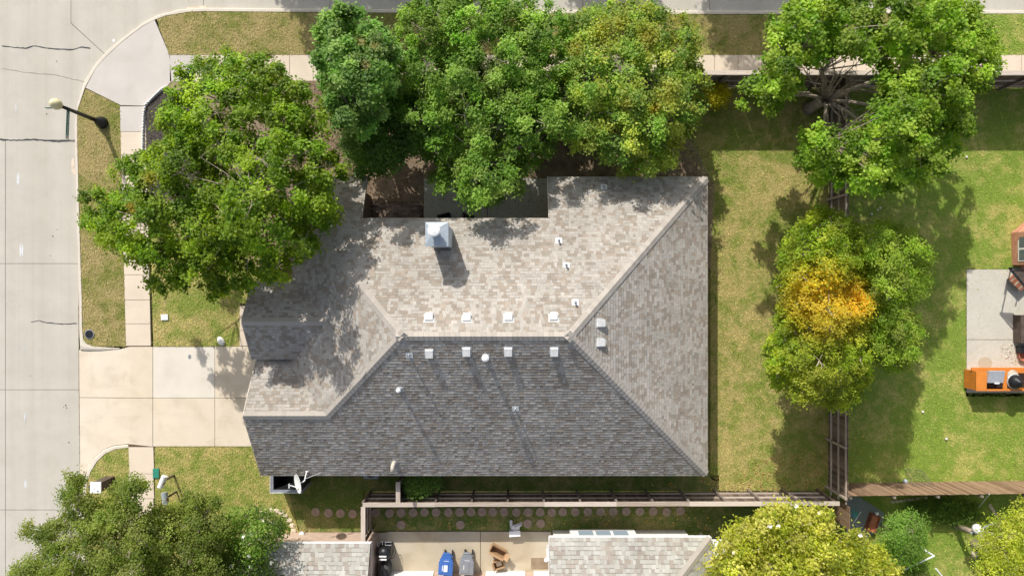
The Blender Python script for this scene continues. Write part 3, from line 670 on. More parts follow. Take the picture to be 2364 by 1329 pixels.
for px, py in ((1290,556),(1307,612),(1328,698),(1394,432)): pipe(px, py, vN, nN, .04, .3)
pb = onroof(911, 1066, vS); mb = MB(); mb.tube([pb-Vector((0,0,.1)), pb+Vector((0,0,.22)), pb+Vector((-.02,-.08,.34)), pb+Vector((-.04,-.3,.36))], .085, 12)
o = mb.build('vent_elbow', M['beige'], house, smooth=True)
MB().lathe([(.15, pb.z-.03), (.1, pb.z+.08)], pb.x, pb.y, 14).build('collar', M['galv'], o)

# neighbouring houses at the bottom edge
nb1 = thing('house', 'neighbouring grey shingle roof cut off by the bottom edge, left of the trash bins', 'house', (-8, -12, 0))
e1 = P(855, 1254, 2.6); mm = .42
yb = -17.5; zb = lambda y: 2.6+mm*(e1.y-y)
xl = P(540, 1254, 2.6).x
G2 = dict(expo=.175, tones=(TONES_G, TONES_GD), pd=.3)
shingle_roof(nb1, [(xl,e1.y,2.6),(e1.x,e1.y,2.6),(e1.x,yb,zb(yb)),(xl,yb,zb(yb))], seed=11, **G2)
shingle_roof(nb1, [(xl,yb,zb(yb)),(e1.x,yb,zb(yb)),(e1.x,-24,zb(yb)-mm*6.5),(xl,-24,zb(yb)-mm*6.5)], seed=12, expo=.3, wmin=.4, wmax=.41)
MB().box(xl, e1.x+.02, e1.y, e1.y+.03, 2.43, 2.585).box(e1.x, e1.x+.03, -17.5, e1.y+.03, 2.4, 2.41).build('fascia', M['white'], nb1)
MB().box(xl+.5, -6.18, -23.5, -11.27, -.1, 2.42).build('wall', M['brick'], nb1)
nb2 = thing('house', 'neighbouring grey hipped roof with a white bay window, cut off by the bottom edge', 'house', (5, -12, 0))
xl2 = P(1268, 1240, 2.6).x; xr2 = P(1641, 1240, 2.6).x; ye = P(0, 1240, 2.6).y; D = 5.2
zh = 2.6+mm*D
shingle_roof(nb2, [(xl2,ye,2.6),(xr2,ye,2.6),(xr2-D,ye-D,zh),(xl2,ye-D,zh)], seed=13, **G2)
shingle_roof(nb2, [(xr2,ye,2.6),(xr2,ye-2*D,2.6),(xr2-D,ye-D,zh)], seed=14, **G2)
shingle_roof(nb2, [(xl2,ye-2*D,2.6),(xr2,ye-2*D,2.6),(xr2-D,ye-D,zh),(xl2,ye-D,zh)], seed=15, expo=.3, wmin=.4, wmax=.41)
caps(nb2, (xr2-.03,ye-.03,2.61), (xr2-D,ye-D,zh), nrm(-mm,0), nrm(0,-mm))
MB().box(xl2, xr2, ye, ye+.04, 2.44, 2.585).box(xr2, xr2+.04, ye-2*D, ye, 2.44, 2.585).box(xl2-.03, xl2, ye-2*D, ye, 2.44, 2.585).build('fascia', M['white'], nb2)
wy = P(0, 1223, 0).y
MB().box(xl2+.3, xr2-.45, ye-2*D+.5, wy, -.1, 2.44).build('wall', M['whitesiding'], nb2)
bx0, bx1 = P(1318,0,1.2).x, P(1470,0,1.2).x
bay = MB().box(bx0, bx1, wy, wy+.22, .5, 2.05).build('bay', M['whitesiding'], nb2)
for i in range(3):
    x0 = bx0+.3+i*(bx1-bx0-.6)/3+.05; x1 = x0+(bx1-bx0-.6)/3-.12
    wd_ = MB().box(x0-.05, x1+.05, wy+.22, wy+.25, .72, 1.92).build('window', M['white'], nb2)
    MB().box(x0, x1, wy+.25, wy+.257, .78, 1.86).build('pane', M['glassblue'], wd_)
MB().box(bx0-.06, bx1+.06, wy, wy+.3, 2.05, 2.1).build('bay_roof', M['vent'], nb2)
yc = P(0, 1319, 0).y
MB().box(-6.15, xl2+.35, yc-.3, yc, -.1, 2.5).build('wall', M['brick'], nb1)
for a, b_ in ((-5.6,-3.6),(-1.2,.6),(1.0,1.7)): MB().box(a, b_, yc, yc+.05, .0, 2.1).build('door', M['white'], nb1)
# white flat patio roof beside the hipped roof
cov = thing('patio_cover', 'flat white patio cover between the hipped roof and the flowering magnolia', 'patio cover', tuple(P(1665,1265,2.3)))
c0 = P(1643,1245,2.3); c1 = P(1704,1284,2.3)
MB().box(c0.x, c1.x, c1.y, c0.y, 2.24, 2.3).build('roof_panel', M['white'], cov)
MB().box(c0.x+.1, c0.x+.2, c1.y+.1, c1.y+.2, 0, 2.24).build('post', M['white'], cov)

# brick house corner at the right edge
nb3 = thing('house', 'corner of a red brick house with a white framed window at the right edge', 'house', (24.5, 2, 0))
# visible: west wall foot at x=2335, canted north corner
A0 = P(2336,612,0); A1 = P(2334,538,0); A2 = P(2372,505,0)
mb = MB(); mb.prism([tuple(A0[:2]), tuple(A1[:2]), tuple(A2[:2]), (27.5, A2.y), (27.5, A0.y-.4), (A0.x+.35, A0.y-.4), (A0.x+.35,A0.y)], -.05, 2.5); mb.build('wall', M['brickred'], nb3)
wy0, wy1 = P(0,602,1.2).y, P(0,543,1.2).y
wo = MB().box(A0.x-.03, A0.x+.001, wy0, wy1, .42, 1.95).build('window', M['white'], nb3)
for i in range(2):
    ym = wy0+(wy1-wy0)*i/2
    for zz in (.50, 1.22): MB().box(A0.x-.036, A0.x-.03, ym+.05, ym+(wy1-wy0)/2-.04, zz, zz+.58).build('pane', M['glass'], wo)
xl3 = A0.x+.35
shingle_roof(nb3, [(A0.x-.2+1.9,A0.y-.3-12,2.6),(A0.x+1.7,A2.y+.3,2.6),(A0.x+5,A2.y+.3,4.2),(A0.x+5,A0.y-12.3,4.2)], seed=18, expo=.3, wmin=.4, wmax=.41)
# awning frame over the patio corner
aw = thing('awning', 'folded dark awning with a black frame at the brick corner', 'awning', tuple(P(2350,620,0)))
a0 = P(2331,618,.1); a1 = P(2331,618,2.2); aa = P(2330,619,1.6)
mb = MB(); mb.beam(P(2330,619,1.7), P(2364,622,1.7), .07, .07).beam(P(2331,620,1.7), P(2368,664,1.7), .07, .07).beam(P(2334,618,0), P(2334,618,1.7), .05, .05); mb.build('frame', M['black'], aw)
mb = MB(); mb.add([tuple(P(2334,622,1.66)), tuple(P(2372,626,1.66)), tuple(P(2372,668,1.60))], [(0,2,1)]); mb.add([tuple(P(2334,622,1.68)), tuple(P(2372,626,1.68)), tuple(P(2372,668,1.62))], [(0,1,2)]); mb.build('canvas', M['darkwood'], aw)

# patios --------------------------------------------------------------------------------
pt = MB().sheet(pxpoly(rect(977,411,1272,520)), .005).build('patio', M['joint']); tag(pt, kind='structure')
slab(pt, rect(978.5,412,1124.5,520), M['patio'], .03); slab(pt, rect(1126,412,1270,520), M['patio'], .03)
bp = MB().sheet(pxpoly(rect(855,466,977,515)), .008).build('paving', M['joint']); tag(bp, kind='structure')
me0 = MB().box(-.1, .1, -.05, .05, 0, .03).build('brick', M['paver'], bp, local=True); first = True
bw, bh = .215, .11; p0 = P(856, 468)
for r_ in range(8):
    for c_ in range(12):
        x = p0.x+.11+c_*bw+(bw/2 if r_ % 2 else 0); y = p0.y-.06-r_*bh
        if x > P(976,0).x-.08: continue
        o = me0 if first else me0.copy()
        if not first: C.objects.link(o)
        first = False; o.location = (x+random.uniform(-.004,.004), y, .006+random.uniform(0, .008)); o.rotation_euler.z = random.uniform(-.02,.02)
pc = MB().sheet(pxpoly(rect(895,1225,1272,1322)), .0).build('patio', M['joint']); tag(pc, kind='structure')
slab(pc, rect(895,1226,1108.5,1320), M['patio_old'], .03); slab(pc, rect(1110,1226,1272,1320), M['patio_old'], .03)
pr = MB().sheet(pxpoly(rect(2230,621,2700,915)), .0).build('patio', M['joint']); tag(pr, kind='structure')
slab(pr, rect(2231,622,2420,783), M['patio'], .03); slab(pr, rect(2231,784.2,2420,906), M['patio'], .03)
wk = MB().sheet(pxpoly(rect(553,705,600,799)), .002).build('path', M['joint']); tag(wk, kind='structure')
slab(wk, rect(553.5,706,600,762), M['walk'], .015); slab(wk, rect(553.5,763,600,798), M['walk'], .015)
pd_ = MB().prism(pxpoly([(1953,1146),(1984,1146),(2026,1172),(2041,1184),(2040,1198),(2020,1230),(1990,1245),(1953,1225)]), -.05, .02).build('patio', M['greyplastic']); tag(pd_, kind='structure')
mt = MB().box(*sorted((P(1226,0).x,P(1268,0).x)), *sorted((P(0,1312).y,P(0,1286).y)), .031, .045).build('door_mat', M['soil']); tag(mt, 'brown worn mat scattered with dirt near the hipped roof corner', 'mat')

# ------------------------------------------------------------------ fences
def fence(label, A, B, h, side, pm, rails=(.35, .95, 1.65), cap=True, post=1.58, group=None, posts=True, capoff=0.0, postm='post', railm='rail', start=0.0):
    A = Vector((A[0], A[1], 0)); B = Vector((B[0], B[1], 0)); d = B-A; L = d.length
    t = thing('wooden_fence', label, 'fence', tuple(A), math.atan2(d.y, d.x), group)
    bm_ = [MB().box(0, .1445+q*.0005, -.009, .009, .02, h-.03+q*.012).build('picket', M[pm], t, local=True) for q in range(3)]
    n = int(L/.146); used = [0, 0, 0]
    for i in range(n):
        q = random.randrange(3); s = bm_[q]
        o = s if not used[q] else s.copy()
        if used[q]: C.objects.link(o)
        used[q] = 1
        o.location = (i*.146+random.uniform(-.002, .002), random.uniform(-.004, .004), random.uniform(-.01, .012)); o.rotation_euler = (0, random.uniform(-.006, .006), 0)
    y0 = side*.012
    if rails:
        for z in rails:
            x = 0
            while x < L-.05:
                x2 = min(x+post*2, L); dz = random.uniform(-.012, .012)
                MB().box(x+.004, x2-.004, min(y0+side*.0, y0+side*.045), max(y0, y0+side*.045), z-.045+dz, z+.045+dz).build('rail', M[railm], t, local=True); x = x2
    if posts:
        x = start
        while x < L+.01:
            MB().box(x-.045, x+.045, min(y0+side*.046, y0+side*.136), max(y0+side*.046, y0+side*.136), 0, h-.02 if cap else h+.02).build('post', M[postm], t, local=True); x += post
    if cap:
        x = 0
        while x < L-.05:
            x2 = min(x+post*random.choice((2, 2, 3)), L); dz = random.uniform(0, .015); dy = random.uniform(-.012, .012)
            MB().box(x+.003, x2-.003, -.07+capoff*side+dy, .115*side+.0 if side > 0 else .07+dy, h-.018+dz, h+.02+dz).build('cap_rail', M['rail'], t, local=True, bevel=.004) if side > 0 else \
            MB().box(x+.003, x2-.003, -.12+dy, .07+dy, h-.018+dz, h+.02+dz).build('cap_rail', M['rail'], t, local=True, bevel=.004); x = x2
    return t
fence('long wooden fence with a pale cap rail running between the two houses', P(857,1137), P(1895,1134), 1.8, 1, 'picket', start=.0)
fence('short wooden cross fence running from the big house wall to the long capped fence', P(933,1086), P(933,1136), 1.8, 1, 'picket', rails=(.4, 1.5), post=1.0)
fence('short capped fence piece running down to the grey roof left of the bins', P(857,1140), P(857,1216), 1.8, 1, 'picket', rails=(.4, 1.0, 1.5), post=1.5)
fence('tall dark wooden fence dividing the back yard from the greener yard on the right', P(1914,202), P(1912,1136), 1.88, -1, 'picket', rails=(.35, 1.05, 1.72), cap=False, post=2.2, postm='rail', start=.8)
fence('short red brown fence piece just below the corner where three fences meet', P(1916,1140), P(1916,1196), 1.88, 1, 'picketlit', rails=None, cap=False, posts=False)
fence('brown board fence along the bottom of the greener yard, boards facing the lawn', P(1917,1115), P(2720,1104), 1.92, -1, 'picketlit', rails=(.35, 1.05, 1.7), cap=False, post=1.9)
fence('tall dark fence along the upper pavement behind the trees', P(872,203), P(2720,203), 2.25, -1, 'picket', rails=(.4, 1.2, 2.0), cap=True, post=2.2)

# ------------------------------------------------------------------ trees
def lerpc(a, b, t): return np.array(a)*(1-t)+np.array(b)*t
def leafmesh(name, Cn, Nn, S, cols, parent, asp=.42, fold=.12, m='leaf', seed=0):
    rng = np.random.default_rng(seed); n = len(Cn)
    Nn = Nn/np.linalg.norm(Nn, axis=1, keepdims=True)
    r = rng.normal(size=(n, 3)); T = r-Nn*(r*Nn).sum(1, keepdims=True); T /= np.linalg.norm(T, axis=1, keepdims=True); Bn = np.cross(Nn, T); s = S[:, None]
    v = np.empty((n, 4, 3)); v[:, 0] = Cn-T*s*.5; v[:, 1] = Cn+Bn*s*asp+Nn*s*fold; v[:, 2] = Cn+T*s*.5-Nn*s*.08; v[:, 3] = Cn-Bn*s*asp+Nn*s*fold
    off = parent.location if parent is not None else Vector((0, 0, 0)); v -= np.array(off)
    me = bpy.data.meshes.new(name); me.vertices.add(4*n); me.vertices.foreach_set('co', v.astype(np.float32).ravel())
    idx = (np.arange(n)[:, None]*4+np.array([0,1,2,0,2,3])).astype(np.int32).ravel()
    me.loops.add(6*n); me.loops.foreach_set('vertex_index', idx); me.polygons.add(2*n); me.polygons.foreach_set('loop_start', np.arange(0, 6*n, 3, dtype=np.int32))
    at = me.color_attributes.new('Col', 'FLOAT_COLOR', 'POINT'); a = np.ones((4*n, 4), np.float32); a[:, :3] = np.repeat(np.clip(cols, 0, 1), 4, 0); at.data.foreach_set('color', a.ravel())
    me.update(); me.materials.append(M[m]); o = bpy.data.objects.new(name, me); C.objects.link(o); o.parent = parent
    if parent is not None: KIDS.setdefault(parent.name, []).append(o)
    return o
def tree(name, label, cat, base, outline, ze, zt, lr, nleaf, size, pal, seed, group=None, patch=None, asp=.42, upb=.6, drop=.0, trunk=.16, K=15, spread=.2, flowers=0, sparse=0.0, limbs=True, zcr=None, jit=.5, cv=.28, spacing=.9, fan=None, inner=.18, tint=None):
    rng = np.random.default_rng(seed); rd = random.Random(seed)
    base = Vector((base[0], base[1], 0)); t = thing(name, label, cat, tuple(base), 0, group)
    ol = np.array(outline, float); x0, y0 = ol.min(0); x1, y1 = ol.max(0); lobes = []
    NX = 9000; X = rng.uniform(x0, x1, NX); Y = rng.uniform(y0, y1, NX); k = inpoly(X, Y, outline); X, Y = X[k], Y[k]; D_ = dpoly(X, Y, outline); dm = D_.max()
    for x, y, d in zip(X, Y, D_):
        r = lr*rng.uniform(.5, 1.3)
        dome = math.sqrt(max(0, 1-(1-min(d/dm, 1))**2)); zc = ze+(zt-lr-ze)*dome+rng.normal()*jit*lr
        ppm = 50/(1-zc/CAMH)
        if d/ppm < r*.72:
            r = d/ppm/.72
            if r < lr*.42: continue
        c = np.array(P(x, y, zc))
        if all(np.linalg.norm((c-q[0])*(1, 1, .7)) > spacing*(r+q[1])*.5*1.25 for q in lobes): lobes.append((c, r))
    # inner fill lobes lower down so the crown has body
    tot = sum(r*r for _, r in lobes); Cn = []; Nn = []; Cl = []; clumps = []
    for c, r in lobes:
        nk = max(5, int(K*(r/lr)**2)); nl = int(nleaf*(r*r/tot))
        dirs = rng.normal(size=(nk, 3)); dirs[:, 2] = np.abs(dirs[:, 2])*.9-.25; dirs /= np.linalg.norm(dirs, axis=1, keepdims=True)
        rr = r*rng.uniform(.62, 1.05, nk); ctr = c+dirs*rr[:, None]; 
        lv = 1+rng.normal()*cv*.45
        cvv = np.clip(lv*(1+rng.normal(size=nk)*cv*.55), .45, 1.7); hue = rng.uniform(0, 1, nk)
        keep = rng.uniform(size=nk) > sparse; ctr, dirs, cvv, hue = ctr[keep], dirs[keep], cvv[keep], hue[keep]; nk = len(ctr)
        if nk == 0: continue
        ci = rng.integers(0, nk, nl); g_ = rng.normal(size=(nl, 3))*spread*(.55+.6*r); g_[:, 2] *= .55
        pos = ctr[ci]+g_; nn = dirs[ci]*.55+np.array([-.22, .5, 1.0])*upb*1.35+rng.normal(size=(nl, 3))*.42
        Cn.append(pos); Nn.append(nn)
        h = np.clip(hue[ci]+rng.normal(size=nl)*.14, 0, 1)[:, None]; p0, p1, p2 = [np.array(q) for q in pal[:3]]
        col = np.where(h < .5, p0*(1-2*h)+p1*2*h, p1*(2-2*h)+p2*(2*h-1))*cvv[ci][:, None]*rng.uniform(.86, 1.15, (nl, 1))
        Cl.append(col); clumps += [(Vector(a), Vector(c)) for a in ctr]
    Cn = np.concatenate(Cn); Nn = np.concatenate(Nn); Cl = np.concatenate(Cl)
    Cn[:, 2] = np.maximum(Cn[:, 2], .25)
    if patch: 
        for (px, py, pr, pc, amt) in patch:
            f = CAMH/(CAMH-Cn[:, 2]); qx = Cn[:, 0]*50*f+1182; qy = 664.5-Cn[:, 1]*50*f
            pc = tuple(1.15*c_ for c_ in pc); dd = np.hypot(qx-px, (qy-py))/pr+rng.normal(size=len(qx))*.12; w_ = (np.clip(1.3-dd, 0, 1)*amt*(rng.uniform(size=len(qx)) < .85))[:, None]
            Cl = Cl*(1-w_)+np.array(pc)*rng.uniform(.75, 1.25, (len(Cl), 1))*w_
    S = rng.uniform(.65, 1.25, len(Cn))*size
    leafmesh('crown', Cn, Nn, S, Cl, t, asp=asp, seed=seed)
    # trunk, limbs, twigs
    if limbs:
        cm = np.mean([c for c, _ in lobes], 0); zcr = zcr or ze*.45
        crotch = Vector(base).lerp(Vector((cm[0], cm[1], 0)), .12); crotch.z = zcr
        mb = MB(); mb.tube([base+Vector((0, 0, -.1)), base.lerp(crotch, .15)+Vector((0,0,.1)), base.lerp(crotch, .6)+Vector((rd.uniform(-.06,.06), rd.uniform(-.06,.06), 0)), crotch], [trunk*1.5, trunk*1.1, trunk, trunk*.9], 10)
        mb.build('trunk', M['bark'], t, smooth=True)
        mb = MB()
        pr = []
        for c, r in sorted(lobes, key=lambda q: -np.linalg.norm(q[0]-cm)):
            if len(pr) < 7 and all((Vector(c)-q[0]).length > 2.2*lr for q in pr):
                c = Vector(c); m1 = crotch.lerp(c, .35)+Vector((rd.uniform(-.2,.2), rd.uniform(-.2,.2), .35)); m2 = crotch.lerp(c, .68)+Vector((rd.uniform(-.25,.25), rd.uniform(-.25,.25), .3))
                mb.tube([crotch-Vector((0,0,.2)), crotch.lerp(m1, .5)+Vector((0,0,.1)), m1, m2, c], [trunk*.42, trunk*.32, trunk*.22, trunk*.12, trunk*.05], 7); pr.append((c, m1, m2))
        for c, r in lobes:
            c = Vector(c)
            if any((c-q[0]).length < .01 for q in pr): continue
            st_ = min([p_ for q in pr for p_ in (q[1], q[2])], key=lambda p_: (c-p_).length+.6*abs(0)) if pr else crotch
            mid = st_.lerp(c, .5)+Vector((rd.uniform(-.2, .2), rd.uniform(-.2, .2), rd.uniform(.0, .3)))
            rad = trunk*.15*(.8+.4*rd.random()); mb.tube([st_, mid, c], [rad, rad*.6, rad*.25], 5)
        for c, r in []:
            c = Vector(c); mid = crotch.lerp(c, .5)+Vector((rd.uniform(-.3, .3), rd.uniform(-.3, .3), rd.uniform(-.1, .5)*1.0)); q1 = crotch.lerp(mid, .5)+Vector((rd.uniform(-.15,.15), rd.uniform(-.15,.15), .1))
            rad = trunk*.42*(.7+.4*rd.random()); mb.tube([crotch-Vector((0,0,.2)), q1, mid, mid.lerp(c, .6)+Vector((rd.uniform(-.15,.15), rd.uniform(-.15,.15), 0)), c], [rad, rad*.75, rad*.5, rad*.3, rad*.12], 5)
        for q in (fan or []):
            e_ = Vector(P(*q)); s0 = crotch.lerp(e_, .12); md = crotch.lerp(e_, .5)+Vector((rd.uniform(-.25,.25), rd.uniform(-.25,.25), .25)); mb.tube([crotch, s0, md, e_], [.06,.05,.032,.012], 5)
            for _ in range(3):
                f0 = md.lerp(e_, rd.uniform(.0,.7)); mb.tube([f0, f0+(e_-md)*rd.uniform(.3,.5)+Vector((rd.uniform(-.4,.4), rd.uniform(-.4,.4), .2))], [.018,.007], 4)
        for a, c in clumps:
            if rd.random() < .22: mb.tube([c, c.lerp(a, .5)+Vector((rd.uniform(-.08,.08), rd.uniform(-.08,.08), .03)), a], [.02, .014, .006], 3)
        mb.build('branches', M['bark'], t)
    if flowers:
        ids = rng.choice(len(Cn), flowers, replace=False)
        zz = Cn[:, 2]; top = np.argsort(-zz)[:len(zz)//2]; ids = rng.choice(top, flowers, replace=False); mb = MB()
        for i in ids:
            p = Vector(Cn[i])+Vector((0, 0, .08)); 
            for q in range(7):
                a = q*.9+rd.random(); l = rd.uniform(.07, .12); u_ = Vector((math.cos(a), math.sin(a), rd.uniform(.1, .5))).normalized(); v_ = Vector((-math.sin(a), math.cos(a), 0))
                mb.add([p, p+u_*l*.6+v_*l*.35, p+u_*l, p+u_*l*.6-v_*l*.35], [(0,1,2,3)])
        mb.build('blossom', M['flower'], t)
    return t
T1 = [(560,118),(600,135),(640,150),(655,185),(700,200),(735,215),(755,255),(745,300),(760,340),(800,375),(790,420),(765,470),(770,510),(740,540),(735,580),(690,605),(660,640),(620,640),(570,655),(500,690),(470,665),(410,665),(345,660),(335,600),(290,600),(255,570),(225,540),(205,500),(210,450),(250,420),(290,400),(285,365),(325,358),(362,345),(374,300),(388,250),(405,215),(410,165),(470,150),(520,125)]
tree('maple_tree', 'wide bright green maple spreading over the front lawn and the left end of the house', 'tree', P(640,452), T1, 4.4, 8.0, 1.05, 88000, .115, [(0.101,0.198,0.011),(0.172,0.282,0.016),(0.255,0.348,0.027)], 11, asp=.42, spread=.135, K=15, cv=.34, upb=.6, trunk=.2,
     patch=[(345,415,22,(.30,.24,.02),.6),(300,480,14,(.35,.2,.03),.7),(565,360,20,(.2,.26,.03),.5),(640,180,18,(.2,.2,.05),.5)])
tree('oak_tree', 'narrow blue green tree between the corner maple and the largest tree', 'tree', P(855,270), [(748,58),(770,22),(800,32),(826,25),(850,52),(875,72),(912,92),(918,130),(895,150),(915,190),(890,215),(912,250),(880,262),(885,300),(850,290),(832,325),(812,300),(790,308),(782,262),(760,240),(752,205),(732,190),(742,160),(722,145),(735,115),(724,92)], 4.0, 7.6, .8, 36000, .125, [(0.115,0.242,0.040),(0.190,0.336,0.065),(0.287,0.418,0.110)], 12, asp=.4, K=13, spread=.15, cv=.36, spacing=1.0, sparse=.1,
     patch=[(835,95,12,(.35,.22,.08),.6),(865,105,10,(.35,.25,.08),.6),(845,150,12,(.35,.22,.1),.5)])
tree('understory_tree', 'understory tree behind the house, leaves coloured dark for shade, below the narrow blue green tree', 'tree', P(890,345), [(795,215),(860,200),(935,200),(965,250),(990,310),(975,345),(930,350),(900,395),(850,410),(820,395),(795,330)], 1.9, 4.9, .8, 34000, .10, [(0.059,0.134,0.019),(0.089,0.182,0.025),(0.132,0.242,0.037)], 13, K=16)  # dark palette puts the shade of the crown above into the leaves
tree('ash_tree', 'largest leafy green tree standing above the concrete patio', 'tree', P(1105,330), [(935,30),(990,0),(1060,-15),(1150,-20),(1230,0),(1300,35),(1312,90),(1300,150),(1330,220),(1320,280),(1270,330),(1240,390),(1200,440),(1130,460),(1070,460),(1000,420),(970,340),(940,280),(905,200),(915,110)], 2.7, 5.4, 1.1, 90000, .14, [(0.129,0.257,0.029),(0.207,0.348,0.047),(0.302,0.428,0.089)], 14, asp=.26, spread=.135, K=16, cv=.32, trunk=.2, spacing=.95)
tree('pistache_tree', 'sparse tree of mixed yellow and green leaves with its branches showing', 'tree', P(1430,300), [(1310,40),(1370,25),(1400,5),(1440,15),(1480,5),(1550,40),(1600,60),(1605,120),(1640,190),(1610,260),(1595,330),(1560,370),(1500,395),(1430,400),(1400,370),(1330,340),(1300,300),(1330,240),(1310,170)], 2.5, 5.4, .72, 50000, .12, [(0.154,0.281,0.045),(0.253,0.373,0.060),(0.407,0.443,0.070)], 15, asp=.34, spread=.17, K=15, sparse=.34, cv=.32, spacing=1.08,
     patch=[(1400,75,45,(.34,.28,.03),.5),(1490,90,30,(.33,.26,.03),.5),(1330,110,22,(.36,.25,.04),.6),(1545,210,35,(.34,.28,.03),.5),(1510,250,14,(.48,.33,.04),.8),(1445,245,16,(.36,.3,.04),.5),(1560,45,22,(.36,.28,.04),.6)])
tree('sycamore_tree', 'big leaning tree with forked grey limbs showing beside the back yard fence', 'tree', P(1868,250), [(1830,0),(1900,-30),(2100,-40),(2230,0),(2260,50),(2297,110),(2285,180),(2230,260),(2240,300),(2190,350),(2150,400),(2060,430),(1960,440),(1880,410),(1830,350),(1870,300),(1950,310),(2010,260),(2030,200),(2060,165),(1990,125),(1900,125),(1860,150),(1830,210),(1800,250),(1720,265),(1712,210),(1770,170),(1775,60)], 3.9, 7.6, 1.0, 86000, .125, [(.14,.265,.02),(.22,.355,.03),(.33,.435,.06)], 16, spread=.135, K=15, cv=.34, trunk=.24, fan=[(1850,150,4),(1885,140,5),(1920,130,5),(1950,150,5.5),(1985,140,5.5),(2010,165,5.5),(2030,190,5.5),(1990,200,5),(2040,215,5),(1900,170,5),(1960,240,3.5),(1985,270,3.5),(1940,300,3.2),(1915,320,3),(1965,310,3.5),(1800,215,3.6),(1930,200,4.5),(1870,190,4)], zcr=1.6, upb=.5)
tree('holly_tree', 'dense rounded tree turning yellow and orange, overhanging the back yard fence', 'tree', P(1800,700), [(1880,480),(1940,490),(1980,530),(2010,600),(2000,680),(2025,720),(2010,800),(2005,880),(1960,945),(1890,930),(1800,900),(1768,850),(1770,790),(1800,720),(1795,640),(1810,560)], 2.8, 6.2, .62, 70000, .085, [(.17,.29,.012),(.26,.36,.02),(.37,.42,.035)], 17, spread=.13, K=15, cv=.32, spacing=.86, trunk=.12, zcr=1.2,
     patch=[(1900,690,85,(.70,.50,.03),.92),(1985,695,50,(.72,.47,.03),.92),(1845,690,45,(.50,.40,.03),.7),(1900,740,70,(.40,.34,.04),.6),(1880,880,80,(.33,.31,.05),.5),(1850,640,30,(.5,.42,.03),.6),(1960,760,40,(.42,.36,.04),.5)])
tree('willow_tree', 'loose pale green tree on the right side of the orange tinted tree', 'tree', P(2000,690), [(2000,520),(2060,515),(2110,530),(2145,600),(2140,660),(2100,700),(2120,760),(2110,830),(2060,860),(2015,830),(2005,720),(2010,650),(1985,590)], 3.2, 5.8, .6, 30000, .11, [(.17,.29,.022),(.25,.36,.035),(.34,.41,.065)], 18, asp=.22, spread=.15, K=13, sparse=.2, cv=.34, spacing=1.0, trunk=.07, zcr=.9)
tree('live_oak_tree', 'feathery light green tree over the street and pavement at the bottom left', 'tree', P(330,1265), [(15,1340),(40,1305),(85,1290),(110,1255),(60,1235),(38,1215),(60,1200),(110,1215),(150,1195),(155,1150),(148,1105),(175,1095),(200,1130),(225,1160),(260,1140),(295,1105),(330,1095),(340,1120),(305,1160),(330,1190),(365,1200),(385,1300),(370,1420),(15,1420)], 4.3, 6.8, .62, 62000, .075, [(0.124,0.190,0.024),(0.184,0.243,0.036),(0.256,0.296,0.064)], 19, spread=.17, K=13, sparse=.25, cv=.28, spacing=1.0)
tree('live_oak_tree', 'feathery light green tree over the lawn below the two mailboxes', 'tree', P(450,1290), [(330,1215),(345,1160),(385,1180),(430,1140),(445,1122),(470,1140),(510,1145),(515,1165),(485,1185),(525,1210),(510,1260),(535,1330),(535,1420),(340,1420)], 3.4, 5.4, .6, 38000, .075, [(0.124,0.190,0.024),(0.184,0.243,0.036),(0.256,0.296,0.064)], 20, spread=.17, K=13, sparse=.2, cv=.28, spacing=1.0)
tree('magnolia_tree', 'small dark magnolia with white blossoms at the left end of the neighbouring grey roof', 'tree', P(590,1290), [(520,1190),(560,1172),(620,1180),(668,1200),(662,1225),(630,1250),(610,1290),(635,1330),(640,1420),(500,1420),(500,1260)], 2.0, 4.0, .62, 19000, .10, [(.065,.15,.012),(.125,.22,.022),(.22,.29,.06)], 21, asp=.3, cv=.34, flowers=24, zcr=.8, trunk=.09)
tree('magnolia_tree', 'large yellow green magnolia with white blossoms at the bottom edge, below the fence corner', 'tree', P(1800,1290), [(1700,1195),(1780,1172),(1830,1165),(1880,1182),(1925,1175),(1930,1195),(1900,1215),(1960,1230),(2010,1245),(2030,1270),(2060,1300),(2085,1340),(2080,1420),(1620,1420),(1635,1310),(1665,1250)], 3.0, 5.4, .72, 34000, .155, [(.24,.31,.025),(.42,.45,.04),(.58,.56,.14)], 22, asp=.26, cv=.30, flowers=30, K=18, upb=.35)
tree('sapling', 'small light green sapling in the shaded bottom right yard beside the white pipe frame', 'tree', P(2035,1210), [(2060,1195),(2100,1185),(2135,1210),(2130,1250),(2120,1290),(2080,1310),(2045,1290),(2040,1240)], 1.4, 2.9, .42, 11000, .085, [(0.128,0.268,0.031),(0.205,0.342,0.050),(0.256,0.403,0.075)], 23, asp=.22, K=16, trunk=.04, zcr=.5, flowers=0)
tree('crape_myrtle', 'fine leaved yellow green tree cut by the bottom right corner', 'tree', P(2250,1255), [(2262,1240),(2300,1205),(2364,1160),(2440,1180),(2440,1420),(2290,1420),(2255,1300)], 2.6, 4.6, .62, 22000, .085, [(.26,.36,.025),(.42,.47,.04),(.54,.56,.09)], 24, asp=.3, cv=.3)
tree('shrub', 'round golden yellow shrub in front of the upper dark fence', 'shrub', P(1640,228), [(1652,190),(1668,195),(1679,210),(1676,232),(1662,244),(1642,242),(1628,228),(1626,208),(1636,194)], .7, 1.35, .3, 6500, .05, [(0.392,0.377,0.012),(0.532,0.493,0.018),(0.630,0.580,0.036)], 25, K=14, limbs=False, cv=.3)
tree('shrub', 'leafy green shrub squeezed between the house wall and the cross fence', 'shrub', P(975,1105), [(935,1103),(970,1098),(1010,1102),(1016,1118),(990,1135),(962,1148),(938,1140)], .8, 1.5, .3, 5000, .09, [(0.096,0.217,0.031),(0.170,0.296,0.046),(0.242,0.376,0.079)], 26, K=12, limbs=False, asp=.2)
